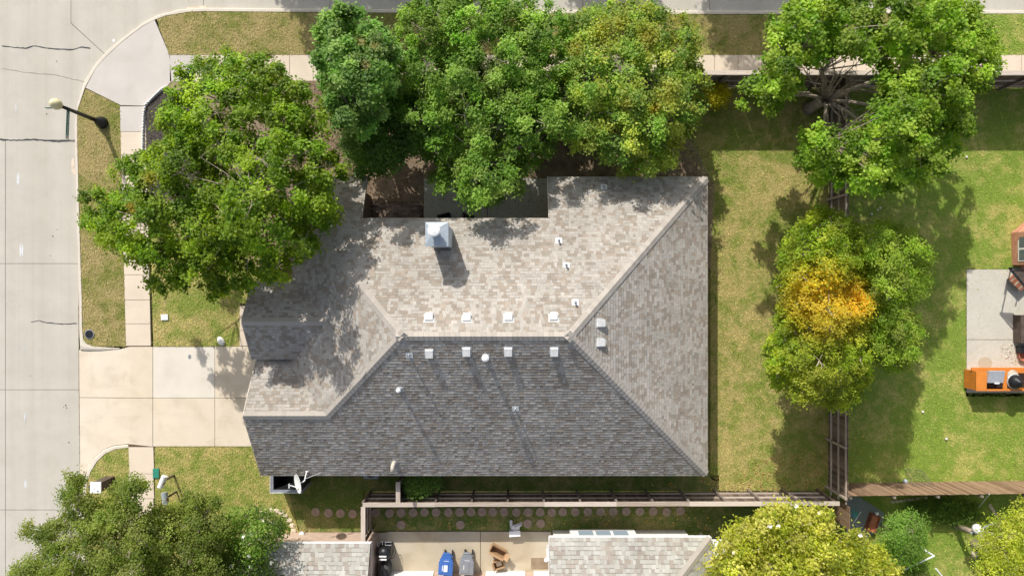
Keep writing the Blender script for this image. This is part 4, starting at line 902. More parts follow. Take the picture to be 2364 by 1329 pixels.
tree('shrub', 'low dark shrub under the sapling by the white pipe frame', 'shrub', P(2080,1300), [(2065,1275),(2100,1280),(2130,1290),(2135,1310),(2110,1320),(2070,1310)], .3, .8, .25, 3000, .07, [(0.072,0.159,0.024),(0.145,0.237,0.031),(0.218,0.316,0.046)], 27, K=12, limbs=False)
tree('shrub', 'clump of arching leaves under the brown fence in the shaded bottom right yard', 'shrub', P(2150,1195), [(2090,1160),(2180,1150),(2260,1165),(2250,1195),(2190,1205),(2120,1190)], .2, .6, .28, 4200, .12, [(0.072,0.138,0.019),(0.120,0.198,0.029),(0.193,0.277,0.046)], 28, K=12, limbs=False, asp=.14, sparse=.3)
# street trees standing beyond the upper edge of the picture; their shade falls on the upper road
for i, (px, py, wd_) in enumerate(((640,-430,150),(850,-400,170),(1600,-430,150),(1250,-480,120))):
    c0 = P(px, py, 0); q0 = 1/(1-5.5/CAMH); ox, oy = 1182+(px-1182)*q0, 664.5+(py-664.5)*q0
    ol = [(ox+wd_*q0*math.cos(a)*(.85+.2*math.sin(3*a+i)), oy+wd_*.8*q0*math.sin(a)) for a in [k*math.pi/8 for k in range(16)]]
    tree('street_tree', ['street tree shading the upper road left of the narrow blue green tree','street tree shading the upper road beside the narrow blue green tree','street tree shading the upper road right of the sparse yellow tree','street tree beyond the upper road behind the largest tree'][i], 'tree', c0, ol, 4.6, 7.6, .95, 16000, .17, [(0.058,0.162,0.023),(0.102,0.243,0.023),(0.160,0.308,0.034)], 40+i, sparse=.1, group='street trees beyond the upper road')

# ------------------------------------------------------------------ street lamp with street name blades
lp = P(237, 284, 0); sl = thing('street_lamp', 'black street lamp post with a cream globe leaning towards the road corner', 'street lamp', tuple(lp))
mb = MB(); mb.lathe([(.27,-.02),(.27,.10),(.25,.14),(.255,.2),(.2,.3),(.15,.42),(.11,.5),(.115,.56),(.09,.6)], lp.x, lp.y, 24); mb.build('base', M['black'], sl, smooth=True)
MB().lathe([(.10,.58),(.085,1.2),(.088,1.22),(.075,2.4),(.068,2.86)], lp.x, lp.y, 16).build('pole', M['black'], sl, smooth=True)
MB().lathe([(.05,2.82),(.09,2.88),(.07,2.94),(.13,3.0),(.14,3.03)], lp.x, lp.y, 20).build('collar', M['black'], sl)
MB().lathe([(.11,3.02),(.19,3.08),(.235,3.2),(.225,3.32),(.17,3.43),(.09,3.5),(.03,3.53)], lp.x, lp.y, 26).build('lamp_globe', M['globe'], sl, smooth=True)
def text_mesh(s, size, m, parent, loc, rot, name='lettering', align='LEFT', ex=.001):
    cu = bpy.data.curves.new(name, 'FONT'); cu.body = s; cu.size = size; cu.extrude = ex; cu.align_x = align; cu.align_y = 'CENTER'
    tmp = bpy.data.objects.new(name, cu); me = bpy.data.meshes.new_from_object(tmp); bpy.data.objects.remove(tmp)
    me.materials.clear(); me.materials.append(m); o = bpy.data.objects.new(name, me); C.objects.link(o); o.parent = parent; o.location = loc; o.rotation_euler = rot; return o
sg = thing('street_sign', 'green street name sign blade reading Forest Lawn hung on the lamp post', 'street sign', (lp.x, lp.y, 2.45))
dv = Vector((-.04, -1, 0)).normalized(); ang = math.atan2(-dv.y, -dv.x)
Lb = 1.28; MB().box(-Lb, -.06, -.004, .004, -.1, .1).build('blade', M['signgreen'], sg, local=True); MB().box(-Lb-.0, -Lb+.16, -.0055, .0055, -.098, .098).build('blade_end', M['vent'], sg, local=True)
MB().box(-.07, .02, -.03, .03, -.07, -.03).box(-.07, .02, -.03, .03, .03, .07).build('bracket', M['galv'], sg, local=True)
text_mesh('Forest Lawn', .17, M['whiteplastic'], sg, (-Lb+.2, -.006, -.005), (R(90), 0, 0))
text_mesh('Dr', .09, M['whiteplastic'], sg, (-.24, -.006, .035), (R(90), 0, 0))
sg.rotation_euler.z = ang
sg2 = thing('street_sign', 'dark green street sign blade seen edge on, pointing away from the kerb under the globe', 'street sign', (lp.x, lp.y, 2.62), R(180))
MB().box(.05, .85, -.004, .004, -.1, .1).build('blade', M['signgreen'], sg2, local=True)
MB().box(-.02, .06, -.03, .03, -.05, .0).build('bracket', M['galv'], sg2, local=True)

def single(name, label, cat, mb, m, group=None, **k):
    o = mb.build(name, M[m] if isinstance(m, str) else m, None, **k); return tag(o, label, cat, group)
# covers in the ground
mc = thing('meter_cover', 'round black water meter cover in the kerb strip beside the driveway corner', 'meter cover', tuple(P(207,771,.0)))
mb = MB().lathe([(.22,0),(.22,.035),(.19,.04)], 0, 0, 24); mb.build('ring', M['greyplastic'], mc, local=True); MB().lathe([(.185,.036),(.18,.05)], 0, 0, 24).build('lid', M['black'], mc, local=True)
single('drain_cover', 'small grey oval drain cover set in the pale driveway slab', 'drain cover', MB().lathe([(.085,.011),(.08,.02)], *P(438,823)[:2], 20, .85, 1.25), 'greyplastic')
def bx(name, label, cat, px, py, w_, d_, h, m, rz=0, z=0, lid=None):
    p = P(px, py, z); t = thing(name, label, cat, tuple(p), rz); MB().box(-w_/2, w_/2, -d_/2, d_/2, 0, h).build('body', M[m], t, local=True, bevel=.012)
    if lid: MB().box(-w_/2-.012, w_/2+.012, -d_/2-.012, d_/2+.012, h, h+.03).build('lid', M[lid], t, local=True, bevel=.01)
    return t
bx('valve_box', 'small white valve box lid in the front lawn grass, nearer the pavement', 'utility box', 381, 732, .30, .24, .03, 'whiteplastic', .05, lid='whiteplastic')
rk = thing('painted_rock', 'flat white rock on the front lawn near the driveway corner by the house', 'rock', tuple(P(511,787,0)))
MB().lathe([(.16,0),(.19,.05),(.14,.11),(.04,.13)], 0, 0, 9, .8, 1.25).build('rock', M['white'], rk, local=True); rk.rotation_euler.z = .6
bx('utility_box', 'green utility box lid beside the pavement below the driveway', 'utility box', 361.5, 1091, .26, .42, .04, 'lid_green', lid='lid_green')
def mailbox(px, py, label, rz, m='whiteplastic'):
    p = P(px, py, 1.05); t = thing('mailbox', label, 'mailbox', (p.x, p.y, 0), rz)
    MB().box(-.035,.035,-.035,.035,0,.98).build('post', M['polewood'] if m != 'whiteplastic' else M['white'], t, local=True) if False else MB().box(-.035,.035,-.035,.035,0,.96).build('post', M['darkwood'], t, local=True)
    mb = MB(); n = 10; vs = []
    for y in (-.27, .27):
        vs += [(-.115, y, .96)]+[(-.115*math.cos(math.pi*i/n), y, 1.08+.11*math.sin(math.pi*i/n)) for i in range(n+1)]+[(.115, y, .96)]
    k = n+3; mb.add(vs, [tuple(range(k)), tuple(range(k, 2*k))[::-1]]+[(i, k+i, k+(i+1)%k, (i+1)%k) for i in range(k)]); mb.build('box', M[m], t, local=True)
    MB().box(-.1,.1,-.285,-.272,.98,1.15).build('door', M['vent'], t, local=True); MB().box(.118,.124,-.1,.0,1.0,1.16).build('flag', M['redwood'], t, local=True); return t
mailbox(375, 1111, 'white round topped mailbox beside the pavement, the upper one near the green box lid', R(-22))
mailbox(381, 1150, 'grey mailbox partly hidden by the leaves of the lower left trees', R(10), 'galv')
bm = thing('mailbox', 'pillar mailbox coloured dark for shade, with white cap, half under the lower left tree', 'mailbox', (P(214,1128,1.3).x, P(214,1128,1.3).y, 0))
MB().box(-.21,.21,-.21,.21,0,1.05).build('pillar', M['darkwood'], bm, local=True); MB().box(-.25,.25,-.25,.25,1.05,1.11).build('cap', M['white'], bm, local=True, bevel=.02); MB().box(-.3,-.28,-.12,.12,.85,1.1).build('door', M['black'], bm, local=True)  # pillar coloured dark all round to stand for its shaded side
# garden edging, scalloped white blocks
ed = thing('garden_edging', 'scalloped white edging blocks curving round the dark mulch bed', 'edging', tuple(P(336,246,0)))
path = [(384,202),(372,210),(360,221),(348,233),(338,243),(334,258),(333,280),(332,300),(331.5,320),(331,345),(331,362)]
q = [P(*a) for a in path]; dense = []; acc = 0
for a, b_ in zip(q[:-1], q[1:]):
    n = max(1, round((b_-a).length/.125)); dense += [(a.lerp(b_, i/n), math.atan2((b_-a).y, (b_-a).x)) for i in range(n)]
es = MB().lathe([(.07,-.02),(.07,.09),(.05,.13),(.01,.145)], 0, 0, 8, .95, .55).build('edging_stone', M['white'], ed, local=True); first = True
for p_, a in dense:
    o = es if first else es.copy()
    if not first: C.objects.link(o)
    first = False; o.location = p_-ed.location; o.rotation_euler = (random.uniform(-.08,.08), random.uniform(-.08,.08), a)
# stepping stones
row1 = [(729,1181),(758.6,1183),(786.5,1184),(814.6,1185),(841,1182),(867,1182),(899,1183),(926,1182),(954,1182),(980,1181),(1007,1181),(1035,1181),(1061,1181),(1087,1180),(1113,1180),(1138,1180),(1164,1180),(1192,1181),(1219,1181),(1247,1181),(1274,1181),(1299,1180),(1328,1180),(1357,1180),(1387,1180),(1415.5,1180),(1445.5,1179),(1477,1179),(1508,1179),(1539,1180),(1571,1178)]
ordn = ['first','second','third','fourth','fifth','sixth','seventh','eighth','ninth','tenth','eleventh','twelfth','thirteenth','fourteenth','fifteenth']
st0 = None
def stone(px, py, lab):
    global st0
    if st0 is None:
        st0 = MB().lathe([(.205,-.02),(.205,.03),(.19,.042),(.0,.044)][:3], 0, 0, 22).build('stepping_stone', M['stone'], None, local=True); o = st0
    else: o = st0.copy(); C.objects.link(o)
    o.location = P(px, py, .0); o.rotation_euler = (random.uniform(-.02,.02), random.uniform(-.02,.02), random.uniform(0,6)); tag(o, lab, 'stepping stone', 'round stepping stones along the capped fence')
for i, (px, py) in enumerate(row1):
    if i < 4: lab = ['leftmost round stone of the row, on the open shaded lawn','round stone second from the left end of the row','round stone third from the left end of the row','round stone fourth from the left end, last before the fence end'][i]
    elif i == 4: lab = 'round stone lying right at the end post of the capped fence'
    elif i < 18: lab = 'round brown stepping stone, %s to the right of the fence end post' % ordn[i-5]
    else: lab = 'round brown stepping stone, %s from the right end of the long row' % ordn[len(row1)-1-i]
    stone(px, py, lab)
stone(925.5, 1210, 'lone round stone below the row, above the black covered gear'); stone(1063, 1210, 'lone round stone below the row, above the two trash bins')
stone(1218, 1207, 'round stone below the row beside the white toilet'); stone(1248, 1207, 'round stone below the row, further from the white toilet')
# toilet left on the grass
to = thing('toilet', 'white discarded toilet lying on the grass edge by the side patio', 'toilet', tuple(P(1188,1222,0)), R(4))
MB().box(-.24,.24,-.16,.06,.0,.38).build('tank', M['ceramic'], to, local=True, bevel=.04)
MB().box(-.26,.26,-.18,.08,.38,.41).build('tank_lid', M['ceramic'], to, local=True, bevel=.015)
MB().box(-.2,-.06,.1,.5,.0,.16).build('pedestal', M['ceramic'], to, local=True, bevel=.05)
MB().lathe([(.17,.1),(.2,.3),(.19,.34)], .05, .2, 20, 1, .7).build('bowl', M['ceramic'], to, local=True, smooth=True)
MB().beam((.02,.26,.36), (.36,.4,.42), .05, .24, (.2,-.3,1)).build('seat', M['white'], to, local=True, bevel=.02)
# trash bins
def bin_(px, py, m, label, rz):
    p = P(px, py, 1.0); t = thing('trash_bin', label, 'trash bin', (p.x, p.y, .03), rz); w_, d_ = .29, .33
    vs = [(-w_*.78,-d_*.7,.06),(w_*.78,-d_*.7,.06),(w_*.78,d_*.75,.06),(-w_*.78,d_*.75,.06),(-w_,-d_,.95),(w_,-d_,.95),(w_,d_,.95),(-w_,d_,.95)]
    MB().add(vs, [(0,3,2,1),(4,5,6,7),(0,1,5,4),(1,2,6,5),(2,3,7,6),(3,0,4,7)]).build('body', M[m], t, local=True, bevel=.02)
    MB().prism([(-w_-.03,-d_-.03),(w_+.03,-d_-.03),(w_+.03,d_*.7),(w_*.6,d_+.04),(-w_*.6,d_+.04),(-w_-.03,d_*.7)], .95, 1.0).build('lid', M[m], t, local=True, bevel=.015)
    MB().prism([(-.24,-.27),(.12,-.27),(.12,.2),(-.24,.2)], 1.0, 1.022).build('lid_panel', M[m], t, local=True, bevel=.008)
    MB().prism([(.15,-.27),(.25,-.27),(.25,.2),(.15,.2)], 1.0, 1.016).build('lid_panel', M[m], t, local=True, bevel=.006)
    MB().prism([(-.25,.33),(.25,.33),(.15,.6),(-.15,.6)], .82, .94).build('handle_guard', M[m], t, local=True, bevel=.01)
    MB().tube([(-.16,.57,.95),(.16,.57,.95)], .02, 8).build('handle', M[m], t, local=True)
    for s in (-1, 1):
        mb = MB(); mb.lathe([(.12,-.03),(.13,-.02),(.13,.02),(.12,.03)], 0, 0, 18); o = mb.build('wheel', M['black'], t, local=True); o.rotation_euler = (0, R(90), 0); o.location = (s*.17+.03, .33, .13)
    return t
b1 = bin_(1029, 1308, 'blue', 'blue wheeled bin with a white label on its lid', R(-4)); b2 = bin_(1077, 1307, 'greyplastic', 'grey wheeled bin standing beside the blue one', R(-3))
MB().box(-.085,.085,-.19,.1,1.0225,1.026).build('label', M['white'], b1, local=True); o = MB().box(-.155,-.125,-.16,.08,1.0225,1.026).build('label', M['whiteplastic'], b1, local=True)
MB().box(-.13,-.105,-.12,.08,1.0225,1.026).build('label', M['whiteplastic'], b2, local=True); MB().box(-.10,.12,.27,.29,1.0005,1.005).build('label', M['whiteplastic'], b1, local=True); MB().box(-.10,.12,.27,.29,1.0005,1.005).build('label', M['whiteplastic'], b2, local=True)
# cardboard boxes
def carton(px, py, w_, d_, h, rz, label, flaps):
    t = thing('cardboard_box', label, 'box', tuple(P(px, py, .03)), rz); th = .008
    MB().box(-w_,w_,-d_,d_,0,th).build('bottom', M['carddark'], t, local=True)
    mb = MB(); mb.box(-w_,w_,-d_,-d_+th,th,h).box(-w_,w_,d_-th,d_,th,h).box(-w_,-w_+th,-d_+th,d_-th,th,h).box(w_-th,w_,-d_+th,d_-th,th,h); mb.build('side', M['card'], t, local=True)
    for (ax, s, ln, tilt) in flaps:
        if ax == 'x': a = (s*w_, 0, h); e = (s*(w_+ln*math.cos(tilt)), 0, h+ln*math.sin(tilt)); mb = MB().add([(a[0],-d_,a[2]),(a[0],d_,a[2]),(e[0],d_,e[2]),(e[0],-d_,e[2]),(a[0],-d_,a[2]+th),(a[0],d_,a[2]+th),(e[0],d_,e[2]+th),(e[0],-d_,e[2]+th)], [(0,1,2,3),(4,7,6,5),(0,4,5,1),(2,6,7,3),(1,5,6,2),(0,3,7,4)])
        else: a = (0, s*d_, h); e = (0, s*(d_+ln*math.cos(tilt)), h+ln*math.sin(tilt)); mb = MB().add([(-w_,a[1],a[2]),(w_,a[1],a[2]),(w_,e[1],e[2]),(-w_,e[1],e[2]),(-w_,a[1],a[2]+th),(w_,a[1],a[2]+th),(w_,e[1],e[2]+th),(-w_,e[1],e[2]+th)], [(0,1,2,3),(4,7,6,5),(0,4,5,1),(2,6,7,3),(1,5,6,2),(0,3,7,4)])
        mb.build('flap', M['card'], t, local=True)
    return t
carton(1150, 1266, .36, .16, .42, R(-28), 'larger open cardboard box on the side patio with its flaps up', [('x',1,.22,.5),('y',1,.13,.9),('y',-1,.13,1.1)])
c2 = carton(1152, 1297, .22, .18, .36, R(18), 'smaller open cardboard box below the larger one', [('y',1,.1,1.2),('x',-1,.1,1.0)])
o = MB().box(-.13,.13,-.1,.1,.1,.2).build('packing', M['sandst'], c2, local=True)
# black covered gear against the brick wall
gr = thing('grill', 'black kettle grill heap with chrome rails against the reddish brick wall', 'grill', tuple(P(895,1262,.03)))
MB().box(-.3,.28,-.3,.25,.0,.75).build('cart', M['black'], gr, local=True, bevel=.04)
MB().lathe([(.1,.62),(.28,.74),(.32,.86),(.26,.98),(.08,1.06)], 0, .02, 22, 1, 1).build('kettle', M['black'], gr, local=True, smooth=True)
MB().box(-.2,.14,-.05,.02,1.06,1.09).box(-.2,.14,-.2,-.13,1.02,1.06).build('handle', M['whiteplastic'], gr, local=True, bevel=.01)
mb = MB(); mb.tube([(-.33,.3,.72),(-.33,.46,.72),(-.1,.52,.72),(-.1,.38,.72)], .014, 6).tube([(.02,.36,.72),(.02,.5,.72),(.3,.5,.72),(.3,.36,.72),(.02,.36,.72)], .014, 6); mb.build('rack', M['steel'], gr, local=True)
mb = MB(); mb.tube([(.3+.0*math.cos(a), 0, 0) for a in (0,1)], .01, 4)
mb = MB(); mb.tube([(.28+.16*math.sin(a), -.02-.3*math.cos(a), .5) for a in [k*math.pi/10 for k in range(11)]], .012, 6); mb.build('hose', M['black'], gr, local=True)
bp_ = thing('golf_bag', 'dark grey upright backpack shaped bag cover standing below the black grill', 'bag', tuple(P(894,1304,.03)))
mb = MB(); mb.lathe([(.25,0),(.3,.25),(.31,.6),(.27,.9),(.16,1.05),(.05,1.08)], 0, 0, 14, .9, 1.25); mb.build('body', M['greycloth'], bp_, local=True, smooth=True)
mb = MB(); mb.lathe([(.2,.55),(.22,.7),(.2,.88),(.08,.95)], .0, -.28, 14, 1, .7); mb.build('pocket', M['blackcloth'], bp_, local=True, smooth=True)
mb = MB(); mb.tube([(-.02,.2,1.06),(.0,.0,1.1),(.02,-.15,1.05)], .018, 6).tube([(.1,.25,1.0),(.22,.0,.98),(.2,-.25,.9)], .022, 6); mb.build('strap', M['black'], bp_, local=True)
# small things by the walls
hr = thing('hose_reel', 'small white and black hose reel on the shaded lawn above the neighbouring roof', 'hose reel', tuple(P(703,1229,0)))
MB().lathe([(.11,.2),(.13,.24),(.11,.3),(.04,.33)], -.05, .02, 16).build('drum', M['whiteplastic'], hr, local=True); mb = MB()
for a in (.3, 1.2, 5.2): mb.tube([(-.02,0,.24),(.16*math.cos(a)+.1,.2*math.sin(a)-.05,.0)], .014, 5)
mb.tube([(.1+.09*math.cos(a),-.12+.09*math.sin(a),.05+.01*a) for a in [k*.6 for k in range(20)]], .012, 5); mb.build('frame', M['black'], hr, local=True)
fx = thing('tap', 'white outdoor tap and pipe bracket at the corner of the hipped neighbouring roof', 'tap', tuple(P(1262,1266,.0)))
mb = MB(); mb.tube([(.0,.15,.4),(.0,.15,.9),(.0,-.1,.95)], .05, 10).tube([(-.12,-.12,.95),(.1,-.12,.95)], .06, 10).lathe([(.08,.9),(.09,1.0)], -.08, -.12, 14); mb.build('pipe', M['whiteplastic'], fx, local=True)
MB().box(-.02,.12,-.3,.2,.0,.5).build('bracket', M['vent'], fx, local=True)
ld = thing('rebar_rack', 'black metal rods leaning in the dark fence corner above the covered grill', 'rods', tuple(P(862,1225,0)))
mb = MB()
for i in range(4): mb.tube([(.1+.04*i,.5-.1*i,.9),(-.15+.06*i,-.3,.05)], .012, 5)
mb.build('rod', M['steel'], ld, local=True)
ac = thing('air_conditioner', 'blue grey air conditioner mostly hidden beneath the big house eave', 'air conditioner', tuple(P(860,1080,0)))
MB().prism([(-.36+.1*math.cos(a)*0,0) for a in (0,)] or [], 0, 0) if False else MB().box(-.36,.36,-.36,.36,.05,.78).build('case', M['acblue'], ac, local=True, bevel=.09)
MB().lathe([(.28,.785),(.27,.80)], 0, 0, 20).build('grille', M['black'], ac, local=True)
ac.location = P(856,1094,.8)-Vector((0,-.12,.8))
# grey screened box under the garage eave; black faces inside stand for shade
en = thing('screen_enclosure', 'grey boxed screen, its inside blackened for shade, under the satellite dish', 'enclosure', tuple(P(662,1100,0)))
x0, x1 = P(624,0,1.3).x, P(697,0,1.3).x; y0 = P(0,1137,1.3).y
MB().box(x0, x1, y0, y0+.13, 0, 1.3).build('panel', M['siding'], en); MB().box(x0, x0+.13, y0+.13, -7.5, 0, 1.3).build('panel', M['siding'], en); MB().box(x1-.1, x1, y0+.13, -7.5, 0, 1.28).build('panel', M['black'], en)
MB().box(x0-.01, x1+.01, y0-.01, y0+.02, 1.3, 1.33).box(x0-.01, x0+.02, y0+.02, -7.5, 1.3, 1.33).build('cap_rail', M['vent'], en); MB().box(x0+.13, x1-.1, y0+.13, -7.5, .02, .04).box(x0+.13, x0+.15, y0+.15, -7.5, .04, 1.26).box(x0+.15, x1-.12, y0+.13, y0+.15, .04, 1.26).build('shade_liner', M['black'], en)
# satellite dish
dz = 3.0; dp = P(690, 1115, dz); ds = thing('satellite_dish', 'white satellite dish on a bent mast over the garage eave', 'satellite dish', tuple(dp))
ax = Vector((-.80, -.15, .60)).normalized(); rot = Vector((0, 0, 1)).rotation_difference(ax)
mb = MB(); n = 28; vs = []; rr = [0, .12, .24, .34, .41]
prof = [(r_, r_*r_*.35) for r_ in rr[1:]]
for th in (0, -.012):
    for r_, z_ in prof:
        for k in range(n): a = 2*math.pi*k/n; vs.append(rot@Vector((r_*math.cos(a)*.92, r_*math.sin(a)*1.0, z_+th)))
fs = []
for j in range(3):
    for k in range(n): k2 = (k+1)%n; fs += [(j*n+k, j*n+k2, (j+1)*n+k2, (j+1)*n+k), (4*n+j*n+k, 4*n+(j+1)*n+k, 4*n+(j+1)*n+k2, 4*n+j*n+k2)]
for k in range(n): k2 = (k+1)%n; fs.append((3*n+k, 3*n+k2, 7*n+k2, 7*n+k))
fs += [tuple(range(n)), tuple(range(4*n, 5*n))[::-1]]
mb.add(vs, fs).build('dish', M['white'], ds, local=True)
A = P(668,1121,3.05)-dp; MB().tube([rot@Vector((0,-.2,.02)), A+Vector((.06,.01,-.02)), A], .022, 8).build('feed_arm', M['white'], ds, local=True)
MB().box(A.x-.03, A.x+.015, A.y-.09, A.y+.09, A.z-.03, A.z+.03).build('feed_horn', M['vent'], ds, local=True)
E = onroof(709, 1086, vS)-dp; MB().tube([rot@Vector((0,0,-.03)), Vector((.12,.02,-.1)), Vector((.2,.08,-.14)), Vector(E)+Vector((-.02,-.15,.12)), E], [.025,.028,.03,.028,.024], 10).build('mast', M['white'], ds, local=True, smooth=True)
F_ = onroof(742, 1090, vS)-dp; MB().tube([Vector((.22,.16,-.1)), F_], .012, 6).build('brace', M['vent'], ds, local=True); MB().box(E.x-.07,E.x+.07,E.y-.05,E.y+.07,E.z-.01,E.z+.03).build('foot', M['vent'], ds, local=True)
# patio chairs peeking past the eave
def chair(px, py, rz, label):
    t = thing('patio_chair', label, 'chair', tuple(P(px, py, .03)), rz)
    MB().box(-.25,.25,-.25,.22,.42,.46).build('seat', M['black'], t, local=True, bevel=.02); mb = MB().box(-.27,.27,.2,.24,.46,.98); mb.build('backrest', M['blackcloth'], t, local=True, bevel=.02)
    mb = MB().tube([(-.28,.24,.4),(-.28,.26,.98),(.28,.26,.98),(.28,.24,.4)], .018, 6); mb.build('back_frame', M['black'], t, local=True)
    for sx in (-1, 1):
        MB().tube([(sx*.28,-.22,.64),(sx*.28,.22,.66)], .02, 6).build('armrest', M['black'], t, local=True)
        for sy in (-1, 1): MB().tube([(sx*.26,sy*.22,.44),(sx*.28,sy*.25,0)], .016, 6).build('leg', M['black'], t, local=True)
    return t
chair(1031, 511, R(14), 'black patio chair under the eave beside the chimney, the left of two'); chair(1081, 512, R(-18), 'black patio chair under the eave, the right of two')
# side yard details ------------------------------------------------------------------
def ball(px, py, r_, label, m='white', z=0): single('ball', label, 'ball', MB().lathe([(r_*math.sin(a), z+r_-r_*math.cos(a)) for a in [math.pi*k/8 for k in range(1, 8)]], *P(px, py)[:2], 14), m, smooth=True)
ball(2230, 363, .05, 'tiny white ball in the shade edge of the upper right lawn'); ball(2011, 494, .045, 'tiny white ball, lowest of three in the shade above the pale green tree')
ball(2025, 485, .045, 'tiny white ball, middle one of three in the tree shade'); ball(2031, 480, .045, 'tiny white ball, uppermost of three in the tree shade')
ball(2183, 1012, .055, 'tiny white ball on the sunny lawn right of the fence'); ball(2129, 950, .05, 'tiny white ball on bright green grass between tree shade and the orange counter'); ball(2087, 1109, .115, 'pale blue and white ball beside the small goal net', 'galv')
go = thing('goal_net', 'small black framed goal net on the grass against the brown fence', 'goal', tuple(P(2120,1100,0)))
g0, g1, g2, g3 = P(2089,1081,.0), P(2128,1085,.0), P(2160,1125,.75), P(2112,1126,.75)
mb = MB(); mb.tube([g0, g1, g2, g3, g0], .014, 6).tube([g3, (g3.x, g3.y, 0)], .014, 6).tube([g2, (g2.x, g2.y, 0)], .014, 6); mb.build('frame', M['net'], go)
mb = MB()
for i in range(1, 11): mb.tube([g0.lerp(g1, i/11), g3.lerp(g2, i/11)], .0035, 3); mb.tube([g0.lerp(g3, i/11), g1.lerp(g2, i/11)], .0035, 3)
mb.build('net', M['net'], go)
# orange counter with grill and ceramic cooker
oc = thing('grill_counter', 'orange stained wooden counter at the patio edge holding a steel grill lid', 'counter', tuple(P(2290,880,0)))
zt_ = .92; L0 = P(2255,0,zt_).x; R0 = L0+3.2; T0 = P(0,868-12,zt_).y; B0 = P(0,902,zt_).y
MB().box(L0+.02, R0, B0+.02, B0+.05, .08, zt_-.04).box(L0+.03, R0, T0-.05, T0-.02, .08, zt_-.04).build('panel', M['orange'], oc)
n = 7; bw_ = (T0-B0-.04)/n
for i in range(n): MB().box(L0-.0, L0+.025, B0+.02+i*bw_+.004, B0+.02+(i+1)*bw_-.004, .06, zt_-.04).build('board', M['orange'], oc)
gx0, gx1 = P(2278,0,zt_).x, P(2316,0,zt_).x; ex0, ex1 = P(2325,0,zt_).x, P(2372,0,zt_).x
mb = MB(); mb.box(L0-.03, gx0, B0, T0, zt_-.04, zt_).box(gx0, gx1, T0-.07, T0, zt_-.04, zt_).box(gx0, gx1, B0, B0+.08, zt_-.04, zt_).box(gx1, ex0, B0, T0, zt_-.04, zt_).box(ex0, ex1, T0-.09, T0, zt_-.04, zt_).box(ex0, ex1, B0, B0+.1, zt_-.04, zt_).box(ex1, R0, B0, T0, zt_-.04, zt_)
mb.build('counter_top', M['orange'], oc); MB().box(L0-.05, R0, T0, T0+.12, .6, .64).build('shelf', M['orange'], oc)
MB().box(gx0, gx1, B0+.08, T0-.07, .3, .5).build('recess', M['darkwood'], oc)
sg_ = thing('grill', 'stainless steel grill lid with a white handle set in the orange counter', 'grill', tuple(P(2297,878,.5)))
yt, yb_ = P(0,856,1.05).y, P(0,884,1.05).y; xa, xb = P(2268,0,1.0).x, P(2314,0,1.05).x
MB().box(gx0+.02, gx1-.04, T0-.5, T0-.09, .5, .96).build('firebox', M['steel'], sg_); MB().add([(gx0-.0,yb_,.98),(gx1-.04,yb_,.98),(gx1-.04,yt,1.12),(gx0,yt,1.12),(gx0,yb_,.9),(gx1-.04,yb_,.9),(gx1-.04,yt,.9),(gx0,yt,.9)], [(0,1,2,3),(4,7,6,5),(0,4,5,1),(1,5,6,2),(2,6,7,3),(3,7,4,0)]).build('lid', M['steel'], sg_, bevel=.01)
hx = (gx0+gx1)/2; MB().box(hx-.12, hx+.1, yb_-.04, yb_+.03, 1.04, 1.08).build('handle', M['whiteplastic'], sg_, bevel=.01)
eg = thing('ceramic_cooker', 'dark rounded ceramic cooker set in the orange counter at the right edge', 'cooker', tuple(P(2348,884,.6))); ec = P(2351,882,1.2)
MB().lathe([(.18,.5),(.3,.75),(.32,.95),(.3,1.1),(.22,1.25),(.1,1.32),(.07,1.38)], ec.x, ec.y, 24).build('body', M['black'], eg, smooth=True); MB().lathe([(.325,.92),(.335,.94),(.335,.99),(.325,1.0)], ec.x, ec.y, 24).build('band', M['steel'], eg)
cs = P(2333,866,.93); single('pizza_stone', 'round cream stone slab leaning between the grill and the dark cooker', 'stone slab', MB().lathe([(.27,.935),(.27,.965)], cs.x+.08, cs.y-.02, 26, .9, 1), 'sandst')
# firewood, box, fire pit
fw = thing('firewood_rack', 'rack of split firewood under the folded awning', 'firewood rack', tuple(P(2342,650,.03)))
mb = MB(); mb.beam(P(2326,643,.3), P(2352,672,.3), .04, .04).beam(P(2326,643,.0), P(2326,643,.6), .04, .04).beam(P(2352,672,.0), P(2352,672,.6), .04, .04); mb.build('frame', M['siding'], fw)
l0 = None
for i in range(9):
    for j in range(3):
        c = P(2330+i*3, 645+i*3.1, .12+j*.13); l_ = MB().tube([c+Vector((-.02,-.02,0)), c+Vector((.28,.24,random.uniform(-.02,.02)))], [.06,.055], 6).build('log', M['redwood'] if (i+j) % 3 else M['polewood'], fw)
bx('storage_bench', 'dark brown wooden storage bench on the right edge patio', 'bench', 2362, 758, .95, 1.25, .5, 'darkwood', 0, .03, 'darkwood')
bx('storage_bench', 'narrow dark box standing directly under the storage bench', 'box', 2364, 806, .8, .3, .35, 'black', 0, .03)
fp = thing('fire_pit', 'terracotta fire bowl full of ash beside the orange counter', 'fire pit', tuple(P(2359,819,.03)))
MB().lathe([(.12,.0),(.26,.14),(.28,.2),(.24,.2),(.2,.12),(.05,.08)], 0, 0, 22).build('bowl', M['terracotta'], fp, local=True)
litter([([(2310,795),(2345,790),(2364,800),(2364,840),(2335,838),(2308,822)], 1)], 90, [(.62,.5,.38),(.5,.38,.28),(.7,.6,.5)], 31, 'pale wood shavings and ash around the fire bowl', .05, .035, 'wood_shavings', 'litter', 'shavings', .3)
MB().lathe([(.32, .031), (.31, .0325)], *P(2273,838)[:2], 15, 1.05, .9).build('stain', M['patio_old'], pr)
